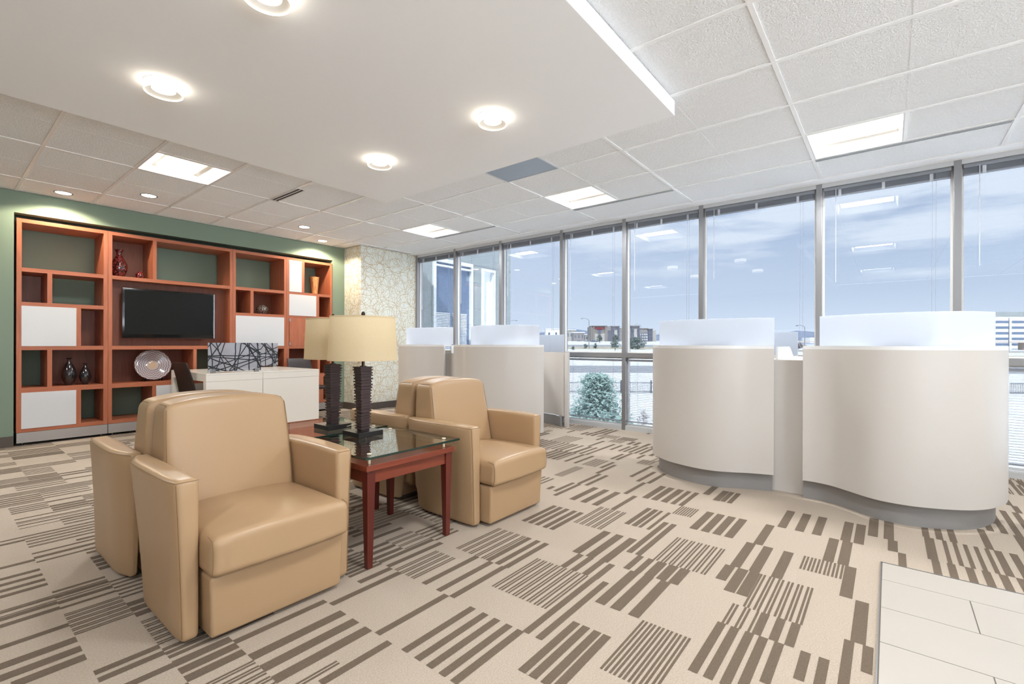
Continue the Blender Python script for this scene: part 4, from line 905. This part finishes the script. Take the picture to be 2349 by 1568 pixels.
# ------------------------------------------------------------------ workstations with curved panels
def workstation(dy, lab):
    r = root('workstation', (4.0, .573 + dy, 0), lab, 'workstation', 'white curved workstations along the windows'); OX, OY = 4.0, .573
    def P(pts, n=6): return [Vector((p[0] - OX, p[1] - OY)) for p in cat([(a, b_, 0) for a, b_ in pts], n)]
    Lp = [(3.912, .664), (3.858, .818), (3.802, .921), (3.760, 1.028), (3.754, 1.150), (3.784, 1.288), (3.852, 1.448), (4.00, 1.610), (4.18, 1.685), (4.30, 1.705)]
    Rp = [(3.893, .480), (3.893, .400), (3.860, .302), (3.790, .206), (3.722, .117), (3.685, .034), (3.676, -.084), (3.706, -.197), (3.760, -.309), (3.830, -.400), (3.940, -.480), (4.09, -.548), (4.22, -.578)]
    for nm, pts, sgn, lb in (('L', Lp, -1, 'left curved panel'), ('R', Rp, 1, 'right curved panel')):
        c_ = P(pts)
        b = B(); strip(b, c_, sgn * .032, .135, 1.062); pn = mk('curved_panel', b, 'laminate_white', r, 40)
        b = B(); strip(b, c_, sgn * .20, 1.062, 1.085); mk('ledge', b, 'laminate_cap', r, 40)
        bs = offset(c_, sgn * .055)
        b = B(); strip(b, bs, sgn * .03, .0, .134); mk('kick_base', b, 'metal_base', r, 40)
    # spine between the two halves, running to the windows
    b = B(); box(b, .008, 1.45, -.140, .170, 0, .98, 0, .002); mk('spine', b, 'laminate_white', r)
    # wave-edged side cheek on the spine
    prof = [(.03, .981), (.03, 1.078)] + [(.55 + .30 * k / 12, .981 + .097 * (.5 + .5 * math.cos(PI * k / 12))) for k in range(13)]
    b = B(); n = len(prof)
    A_ = [b.verts.new((x, .086, z)) for x, z in prof]; C_ = [b.verts.new((x, .098, z)) for x, z in prof]
    b.faces.new(A_); b.faces.new(C_[::-1])
    for i in range(n): j = (i + 1) % n; b.faces.new((A_[i], A_[j], C_[j], C_[i]))
    mk('wave_cheek', b, 'laminate_cap', r)
    # frosted screens standing on the ledges
    Ls = [(4.09, .692), (4.02, .85), (3.975, 1.09), (4.0, 1.35), (4.10, 1.60)]; Rs = [(4.10, .40), (3.965, .20), (3.90, -.03), (3.895, -.20), (3.97, -.36), (4.13, -.49), (4.22, -.52)]
    for pts, sgn in ((Ls, -1), (Rs, 1)):
        b = B(); strip(b, P(pts, 8), sgn * .006, 1.0855, 1.30); mk('frosted_screen', b, 'frosted', r, 40)
    # low rear panels next to the windows, with slimmer screens and end boards
    for sg in (1, -1):
        pts = [(5.345, .573 - sg * .705), (5.38, .573 - sg * .63), (5.43, .573 - sg * .527), (5.463, .573 - sg * .393), (5.47, .573 - sg * .25), (5.46, .573 - sg * .14)]
        c_ = P(pts)
        b = B(); strip(b, c_, sg * .026, .135, .985); mk('rear_panel', b, 'laminate_white', r, 40)
        b = B(); strip(b, offset(c_, sg * .04), sg * .02, .0, .134); mk('kick_base', b, 'metal_base', r, 40)
        b = B(); strip(b, offset(c_, sg * .008), sg * .006, .986, 1.222); mk('frosted_screen', b, 'frosted', r, 40)
        b = B(); y_ = -sg * .738; box(b, 1.322, 1.372, y_ - .03, y_ + .02, 0, .985, 0, .002); mk('end_board', b, 'laminate_white', r)
        # worktop inside the curve
        b = B(); ya, yb = sorted((sg * -.142, sg * -.50)); box(b, .30, .80, ya, yb, .71, .735, 0, .002); mk('worktop', b, 'laminate_cap', r)
    r.location = (OX, OY + dy, 0)
    return r
workstation(0, 'large white curved workstation with frosted screens at right, nearest the camera')
workstation(3.51, 'white curved workstation with frosted screens farther back, behind the armchairs')
# ==EXTERIOR==
# the place outside is laid out in a street frame: depth d along the view axis of the lobby, lateral r to its right
mat('snow_ground', srgb(214, 214, 212), .9, noise=(.35, .12))
mat('dry_grass', srgb(176, 168, 146), .95, noise=(2.5, .25))
mat('asphalt', srgb(150, 152, 156), .9, noise=(.8, .08))
mat('concrete', srgb(152, 158, 158), .9, noise=(26, .14), bump=(60, .3, .004))
mat('ext_white', srgb(226, 228, 228), .6)
mat('ext_glass', srgb(120, 136, 160), .08, spec=.8, metal=.3)
mat('ext_glass_dark', srgb(84, 98, 120), .1, spec=.8)
mat('stucco_beige', srgb(140, 136, 136), .9); mat('stucco_light', srgb(168, 164, 158), .9); mat('stone_grey', srgb(100, 102, 112), .9, noise=(.8, .15)); mat('stucco_tan', srgb(130, 124, 120), .9)
mat('sign_red', srgb(140, 46, 66), .5); mat('pole_grey', srgb(128, 134, 142), .5, metal=.3); mat('iron_dark', srgb(70, 76, 88), .6)
mat('needle', srgb(146, 170, 162), .8, noise=(4, .4)); mat('needle_far', srgb(106, 120, 116), .9, noise=(.8, .2)); mat('bark', srgb(96, 84, 76), .9)
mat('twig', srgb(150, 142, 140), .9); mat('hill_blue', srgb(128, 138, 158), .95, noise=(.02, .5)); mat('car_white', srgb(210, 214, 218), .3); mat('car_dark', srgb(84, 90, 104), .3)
mat('overpass', srgb(190, 180, 172), .9)
def W(r, d): return (d * _c + r * _s, d * _s - r * _c)
PF = [(7, -5.6), (25, -4.9), (36, -3.7), (42, -3.0), (60, -2.5), (85, -1.75), (100, -.95), (130, -.2), (200, .95), (320, 3.2), (600, 6), (1000, 9)]
def zg(d, r=0):
    for (a, za), (b_, zb) in zip(PF, PF[1:]):
        if d <= b_:
            z = za + (zb - za) * (d - a) / (b_ - a); break
    else: z = PF[-1][1]
    k = max(0, min(1, (r / max(d, 1) - .35) / .3)) * max(0, min(1, (d - 60) / 120))
    return z * (1 - k) + k * (-1.4)
b = B(); ds = [7, 12, 18, 25, 30, 36, 39, 42, 50, 60, 72, 85, 92, 100, 115, 130, 160, 200, 260, 320, 450, 600, 1000]; V = []
for d in ds: V.append([b.verts.new((*W((-1.0 + 3.2 * k / 40) * d, d), zg(d, (-1.0 + 3.2 * k / 40) * d))) for k in range(41)])
for i in range(len(ds) - 1):
    for k in range(40):
        dm = ds[i]; mi = 2 if 60 <= dm < 72 or 160 <= dm < 200 else (1 if dm in (92, 130) else 0)
        b.faces.new((V[i][k], V[i + 1][k], V[i + 1][k + 1], V[i][k + 1])).material_index = mi
g = mk('terrain', b, ['snow_ground', 'dry_grass', 'asphalt'], smooth=50); g['kind'] = 'structure'
# neighbouring wing of this building, outside the farthest windows
def part(nm, m, r, *bx, **k):
    b = B()
    for q in bx: box(b, *q)
    return mk(nm, b, m, r, **k)
r = root('concrete_wing', (5.9, 8.0, -5), 'pebbled grey concrete wing of this building outside the farthest windows', 'building')
def cw(*q): return (q[0] - 5.9, q[1] - 5.9, q[2] - 8.0, q[3] - 8.0, q[4] + 5, q[5] + 5)
part('wall', 'concrete', r, cw(5.80, 7.14, 8.0, 8.3, -5, 5.6), cw(8.42, 8.76, 8.0, 8.3, -5, 5.6), cw(9.28, 9.93, 8.0, 8.3, -5, 5.6), cw(7.14, 8.42, 8.0, 8.3, 3.04, 5.6), cw(8.76, 9.28, 8.0, 8.3, 2.99, 5.6),
     cw(7.14, 8.42, 8.0, 8.3, -5, -.1), cw(8.76, 9.28, 8.0, 8.3, -5, -.1), cw(9.63, 9.93, 8.3, 11, -5, 5.6))
part('joint', 'asphalt', r, cw(5.80, 9.931, 7.992, 8.002, 3.035, 3.055), cw(8.405, 8.42, 7.994, 8.002, 3.05, 5.6))
w1 = part('window', 'ext_white', r, cw(7.14, 7.22, 7.95, 8.05, -.1, 3.04), cw(8.36, 8.42, 7.95, 8.05, -.1, 3.04), cw(7.22, 8.36, 7.95, 8.05, 2.96, 3.04), cw(7.22, 8.36, 7.95, 8.05, 2.86, 2.90))
part('pane', 'ext_glass', w1, cw(7.22, 8.36, 8.03, 8.04, -.1, 2.96))
b = B()
for i in range(48): box(b, *cw(7.26, 7.70 if i % 2 else 7.70, 8.005, 8.028, .10 + i * .036, .122 + i * .036)); box(b, *cw(7.80, 8.25, 8.005, 8.028, .10 + i * .036, .122 + i * .036))
bl = mk('blind', b, 'ext_white', w1)
w2 = part('window', 'ext_white', r, cw(8.76, 8.84, 7.97, 8.25, -.1, 2.99), cw(9.23, 9.28, 7.97, 8.25, -.1, 2.99), cw(8.84, 9.23, 7.97, 8.25, 2.93, 2.99))
part('pane', 'ext_white', w2, cw(8.84, 9.23, 8.10, 8.12, -.1, 2.93))
# roadside hotel
HD = 320; s_ = HD / F_PX
def hx(u): return (u - 1174.5) * s_
def hz(v): return H_CAM + (789 - v) * s_
hx0 = hx(1355); base = zg(HD)
r = root('hotel', (*W(hx0, HD), 2.5), 'three storey beige and grey hotel across the road with a red sign', 'building', rz=YAW - PI / 2)
def hb(u0, u1, v0, v1, y0=0, y1=14): return (hx(u0) - hx0, hx(u1) - hx0, y0, y1, (hz(v1) if v1 < 784 else 2.5) - 2.5, hz(v0) - 2.5)
part('entrance_block', 'stucco_tan', r, hb(1355, 1360, 748, 790), hb(1360, 1364, 747, 790, -.6), hb(1387, 1392, 747, 790, -.6), hb(1358, 1393, 745.8, 747.5, -1), hb(1364, 1387, 747, 790, .0))
part('entrance_panel', 'stucco_light', r, hb(1364, 1371, 764, 790, -.3, 0), hb(1379, 1388, 764, 790, -.3, 0), hb(1371, 1379, 771, 790, -.2, 0))
part('wall', 'stucco_beige', r, hb(1392, 1404, 748, 790), hb(1419, 1426, 751, 790), hb(1426, 1447, 752, 790), hb(1467, 1487, 752.5, 762), hb(1467, 1487, 762, 790, .3))
part('stone_wall', 'stone_grey', r, hb(1467, 1487, 762, 790, -.1, .3), hb(1394, 1402, 757, 790, -.1, .1), hb(1428, 1446, 764, 790, -.1, .1))
part('tower', 'stone_grey', r, hb(1403, 1420, 747, 790, -1.2)); part('tower', 'stone_grey', r, hb(1447, 1466, 746, 790, -1.2)); part('tower', 'stone_grey', r, hb(1486, 1496, 753, 790, -1))
part('end_wing', 'stucco_light', r, hb(1496, 1506, 756, 790, .5))
part('cornice', 'stucco_tan', r, hb(1402, 1421, 746.5, 748.5, -1.6), hb(1446, 1467, 745.5, 748, -1.6), hb(1467, 1487, 751.5, 753.2, -.5), hb(1485, 1497, 752.5, 754, -1.4))
part('tower_face', 'stucco_light', r, hb(1408, 1415, 756, 790, -1.5, -1.2), hb(1453, 1460, 753, 790, -1.5, -1.2))
for vv in (764, 770, 776):
    for uu in (1468.5, 1472.5, 1476.5, 1480.5, 1483.5): part('window', 'ext_white', r, hb(uu, uu + 1.7, vv, vv + 3.4, -.3, 0))
for vv in (756, 764, 772):
    for uu in (1406, 1416, 1449, 1462, 1488.5, 1492): part('window', 'ext_glass_dark', r, hb(uu, uu + 1.8, vv, vv + 4, -1.65 if uu < 1486 else -1.15, -1.2))
part('window', 'ext_glass_dark', r, hb(1372, 1378, 756, 763, -.35, 0))
cu = bpy.data.curves.new('sign_lettering', 'FONT'); cu.body = 'Hampton'; cu.size = 2.0; cu.extrude = .1; cu.shear = .35; cu.align_x = 'CENTER'; cu.space_line = .8; cu.offset = .05
cu.materials.append(MATS['sign_red']); tmp = bpy.data.objects.new('tmp', cu); COL.objects.link(tmp)
dg = bpy.context.evaluated_depsgraph_get(); me = bpy.data.meshes.new_from_object(tmp.evaluated_get(dg)); bpy.data.objects.remove(tmp)
me.transform(Matrix.Rotation(PI / 2, 4, 'X')); me.materials.clear(); me.materials.append(MATS['sign_red'])
sg = bpy.data.objects.new('sign', me); COL.objects.link(sg); sg.parent = r; sg.location = (hx(1374.5) - hx0, -.75, hz(752.8) - 2.5); sg.scale = (.95, 1, .85)
b = B()
for k, (u0, u1, v0, v1) in enumerate(((1368.5, 1380.5, 752.9, 754.7),)): box(b, *hb(u0, u1, v0, v1, -.5, 0))
s2 = mk('sign_bar', b, 'sign_red', r)
# white office block with ribbon windows at far right
OD = 300; s_ = OD / F_PX
ox0 = (2262 - 1174.5) * s_
r = root('office_block', (*W(ox0, OD), -2), 'tall white office block with blue ribbon windows past the right workstation', 'building', rz=YAW - PI / 2)
part('wall', 'ext_white', r, (0, 75, 0, 30, 0, H_CAM + 77 * s_ + 2))
for i, vv in enumerate((732.4, 745.3, 758.2, 771, 784, 796.5)): part('window', 'ext_glass', r, (5, 74, -.3, .3, H_CAM + (789 - vv - 5.2) * s_ + 2, H_CAM + (789 - vv) * s_ + 2))
part('pier', 'ext_white', r, (14.2, 15.4, -.8, .3, 0, H_CAM + 64 * s_ + 2)); part('coping', 'concrete', r, (0, 75, -.2, .0, H_CAM + 66 * s_ + 2, H_CAM + 77 * s_ + 2))
# small houses and sheds
def house(u0, u1, v0, v1, d, m, lab, roof=True, win=3):
    s = d / F_PX; x0 = (u0 - 1174.5) * s; wd = (u1 - u0) * s; zb = min(zg(d), H_CAM + (789 - v1) * s) - 1; zt = H_CAM + (789 - v0) * s
    r = root('distant_building', (*W(x0, d), zb), lab, 'building', rz=YAW - PI / 2)
    part('wall', m, r, (0, wd, 0, 12, 0, zt - zb))
    if roof: part('roof', 'snow_ground', r, (-.5, wd + .5, -.5, 12.5, zt - zb, zt - zb + 1.2 * s * 2))
    for i in range(win): part('window', 'ext_glass_dark', r, (wd * (i + .35) / win, wd * (i + .6) / win, -.15, 0, (zt - zb) * .55, (zt - zb) * .8))
house(1252, 1300, 755, 785, 380, 'ext_white', 'low white flat building behind the middle workstation screen', True, 3)
house(1300, 1320, 757, 784, 360, 'stucco_light', 'small pale house left of the street lamp pole', True, 3)
house(1316, 1340, 763, 784, 340, 'stucco_beige', 'beige house with snowy roof beside the hotel', True, 3)
house(1340, 1353, 768, 784, 345, 'stucco_light', 'narrow pale house touching the hotel', True, 1)
house(1858, 1872, 772, 782, 420, 'ext_white', 'tiny white building beyond the overpass', False, 4)
# overpass
s = 260 / F_PX; r = root('overpass', (*W((1770 - 1174.5) * s, 260), -3), 'pale road overpass in the gap between the near curved panels', 'bridge', rz=YAW - PI / 2)
part('deck', 'overpass', r, (0, 300, 0, 8, H_CAM + 6.0 * s + 3, H_CAM + 9.5 * s + 3))
for i in range(8): part('pier', 'overpass', r, (6 + i * 34, 9 + i * 34, 2, 6, 0, H_CAM + 6 * s + 3 - .01))
# hills
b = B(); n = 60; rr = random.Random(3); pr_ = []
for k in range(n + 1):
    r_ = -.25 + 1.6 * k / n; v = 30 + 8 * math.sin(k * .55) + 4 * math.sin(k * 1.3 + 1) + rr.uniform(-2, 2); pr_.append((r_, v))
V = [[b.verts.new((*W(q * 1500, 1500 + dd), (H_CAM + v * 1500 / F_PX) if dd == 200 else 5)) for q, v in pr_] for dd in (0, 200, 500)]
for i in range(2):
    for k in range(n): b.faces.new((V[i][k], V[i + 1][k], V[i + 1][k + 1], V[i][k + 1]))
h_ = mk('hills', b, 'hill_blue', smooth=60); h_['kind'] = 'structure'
# lamp standards
def street_lamp(u, v0, v1, du, d, lab):
    s = d / F_PX; zt = H_CAM + (789 - v0) * s; zb = min(zg(d, (u - 1174.5) * s), H_CAM + (789 - v1) * s)
    r = root('street_lamp', (*W((u - 1174.5) * s, d), zb), lab, 'street lamp', rz=YAW - PI / 2); Hh = zt - zb; L = du * s
    b = B(); tube(b, [(0, 0, 0), (0, 0, Hh * .93)], [.13, .08], 8); mk('pole', b, 'pole_grey', r, 50)
    b = B(); tube(b, cat([(0, 0, Hh * .92), (L * .2, 0, Hh * .97), (L * .6, 0, Hh), (L, 0, Hh * .995)], 5), .06, 6); mk('arm', b, 'pole_grey', r, 50)
    b = B(); box(b, min(L * .85, L * 1.12), max(L * .85, L * 1.12), -.18, .18, Hh * .99 - .12, Hh * .99 + .06, 0, .03); mk('lamp_head', b, 'pole_grey', r)
street_lamp(1351, 729, 800, -17, 135, 'tall street lamp left of the hotel, arm to the left')
street_lamp(1846, 744, 800, -18, 120, 'street lamp seen in the gap between the near curved panels')
street_lamp(1470, 742, 790, -12, 260, 'thin street lamp above the hotel right tower')
street_lamp(1168, 734, 792, 17, 150, 'faint street lamp just right of the concrete wing')
s = 180 / F_PX; r = root('flagpole', (*W((2314 - 1174.5) * s, 180), -2), 'bare slim flagpole in front of the white office block', 'pole')
b = B(); tube(b, [(0, 0, 0), (0, 0, H_CAM + 63 * s + 2)], [.14, .09], 8); mk('shaft', b, 'pole_grey', r, 50)
# iron fence
s = 42 / F_PX; fx = (1285 - 1174.5) * s; wd = 13.5
r = root('iron_fence', (*W(fx, 41), zg(41) - .05), 'dark iron picket fence beyond the low panes', 'fence', rz=YAW - PI / 2)
b = B(); box(b, 0, wd, -.02, .02, .15, .19); box(b, 0, wd, -.02, .02, .92, .96); mk('rail', b, 'iron_dark', r)
b = B()
for i in range(90): box(b, i * .15, i * .15 + .02, -.01, .01, 0, 1.02)
mk('pickets', b, 'iron_dark', r)
for i in range(6):
    b = B(); box(b, i * 2.6 - .05, i * 2.6 + .05, -.05, .05, 0, 1.15); mk('post', b, 'iron_dark', r)
r2 = root('iron_fence', (*W((2290 - 1174.5) * s, 41), zg(41) - .05), 'dark iron picket fence at the far right edge, beyond the low pane', 'fence', rz=YAW - PI / 2)
b = B(); box(b, 0, 6, -.02, .02, .15, .19); box(b, 0, 6, -.02, .02, .92, .96); mk('rail', b, 'iron_dark', r2)
b = B()
for i in range(40): box(b, i * .15, i * .15 + .02, -.01, .01, 0, 1.02)
mk('pickets', b, 'iron_dark', r2)
# trees
def tree(u, v0, v1, wpx, d, lab, m, shape='cone', n=1400, leaf=.1, seed=1, cat_='tree'):
    s = d / F_PX; zt = H_CAM + (789 - v0) * s; zb = (H_CAM + (789 - v1) * s) if v1 else zg(d, (u - 1174.5) * s); Hh = zt - zb; R = wpx * s / 2
    r = root('tree' if cat_ == 'tree' else 'shrub', (*W((u - 1174.5) * s, d), zb), lab, cat_); rr = random.Random(seed)
    b = B(); tube(b, [(0, 0, 0), (.02 * R, 0, Hh * .5), (0, 0, Hh * .93)], [R * .07, R * .05, R * .012], 8); mk('trunk', b, 'bark', r, 50)
    b = B(); clumps = []
    for i in range(70 if n > 9000 else 46):
        t = rr.uniform(.06, 1) if shape == 'cone' else rr.uniform(.2, .95)
        rad = R * ((1.02 - t) ** 1.0 if shape == 'cone' else math.sin(PI * min(1, t * .95 + .05)) ** .6) * rr.uniform(.25, 1); a = rr.uniform(0, 2 * PI)
        clumps.append(Vector((rad * math.cos(a), rad * math.sin(a), t * Hh * .93)))
    clumps.append(Vector((0, 0, Hh * .9)))
    for i in range(n):
        c0 = rr.choice(clumps); cs = R * .17 * (1.15 - .5 * c0.z / Hh)
        p = c0 + Vector((rr.gauss(0, cs), rr.gauss(0, cs), rr.gauss(0, cs * .8)))
        if p.z > Hh: p.z = Hh - rr.random() * .1 * Hh
        if p.z < 0: p.z = .05
        a = Vector((rr.gauss(0, 1), rr.gauss(0, 1), rr.gauss(.3, .8))).normalized(); c_ = a.orthogonal().normalized(); l = leaf * rr.uniform(.6, 1.4)
        vs = [b.verts.new(q) for q in (p - c_ * l * .3, p + c_ * l * .3, p + a * l + c_ * l * .12, p + a * l - c_ * l * .12)]; b.faces.new(vs)
    for i in range(24):
        c0 = rr.choice(clumps); tube(b, [(0, 0, c0.z * .85), tuple(c0)], R * .015, 4)
    mk('foliage' if m != 'twig' else 'branches', b, m, r)
tree(1368, 857, None, 215, 24, 'big bushy pine just outside the low windows', 'needle', 'cone', 15000, .15, 2)
tree(1375, 766, 785, 13, 250, 'small round pine in front of the hotel entrance', 'needle_far', 'ball', 700, .5, 3)
tree(1411, 764, 803, 22, 110, 'tall thin tree in front of the hotel middle', 'needle_far', 'ball', 900, .25, 4)
tree(1462, 772, 800, 34, 130, 'wide dark pine in front of the hotel right tower', 'needle_far', 'ball', 1200, .35, 5)
tree(1447, 774, 799, 14, 135, 'slim dark pine left of the wide one by the hotel', 'needle_far', 'cone', 700, .3, 6)
tree(1343, 787, 800, 9, 110, 'small shrub at the foot of the tall street lamp', 'needle_far', 'ball', 300, .2, 7, 'shrub')
tree(1366, 786, 800, 9, 108, 'small shrub right of the tall street lamp foot', 'needle_far', 'ball', 300, .2, 8, 'shrub')
tree(1315, 793, 803, 7, 105, 'tiny shrub far left on the snowy bank', 'needle_far', 'ball', 200, .2, 9, 'shrub')
tree(1476, 915, None, 60, 16, 'bare leafless shrub outside the low window right of the pine', 'twig', 'ball', 500, .06, 10, 'shrub')
tree(1835, 787, 796, 26, 180, 'bare brush below the overpass', 'twig', 'ball', 500, .5, 12, 'shrub')
# parked cars near the hotel
def car(u, v, d, m, lab):
    s = d / F_PX; z = H_CAM + (789 - v) * s; r = root('parked_car', (*W((u - 1174.5) * s, d), z), lab, 'car', rz=YAW - PI / 2)
    b = B(); rbox(b, (-2.2, -.9, .28), (2.2, .9, .95), .2, n=3); mk('car_body', b, m, r, 50)
    b = B(); rbox(b, (-1.2, -.8, .85), (1.1, .8, 1.45), .25, n=3); mk('cabin', b, 'ext_glass_dark', r, 50)
    for x in (-1.35, 1.35):
        b = B(); lathe(b, [(0, -.1), (.33, -.1), (.33, .1), (0, .1)], n=20); o = mk('wheel', b, 'tv_black', r, 40); o.rotation_euler = (PI / 2, 0, 0); o.location = (x, -.82, .33)
car(1327, 785.5, 300, 'car_white', 'white car parked left of the tall street lamp')
car(1345, 786, 295, 'car_white', 'white car parked just right of the tall street lamp')
car(1362, 785, 290, 'car_dark', 'dark blue car parked before the hotel entrance')
# unseen roof block added over the lobby so the sun stays outside
b = B(); box(b, XL - .2, 5.95, YF - .2, 7.9, CEIL + .3, CEIL + .9); mk('trim_20', b, 'concrete', **ST)
b = B(); box(b, XL - .2, 5.76, YF - .2, 7.9, -.4, -.002); mk('floor_slab', b, 'concrete', **ST)
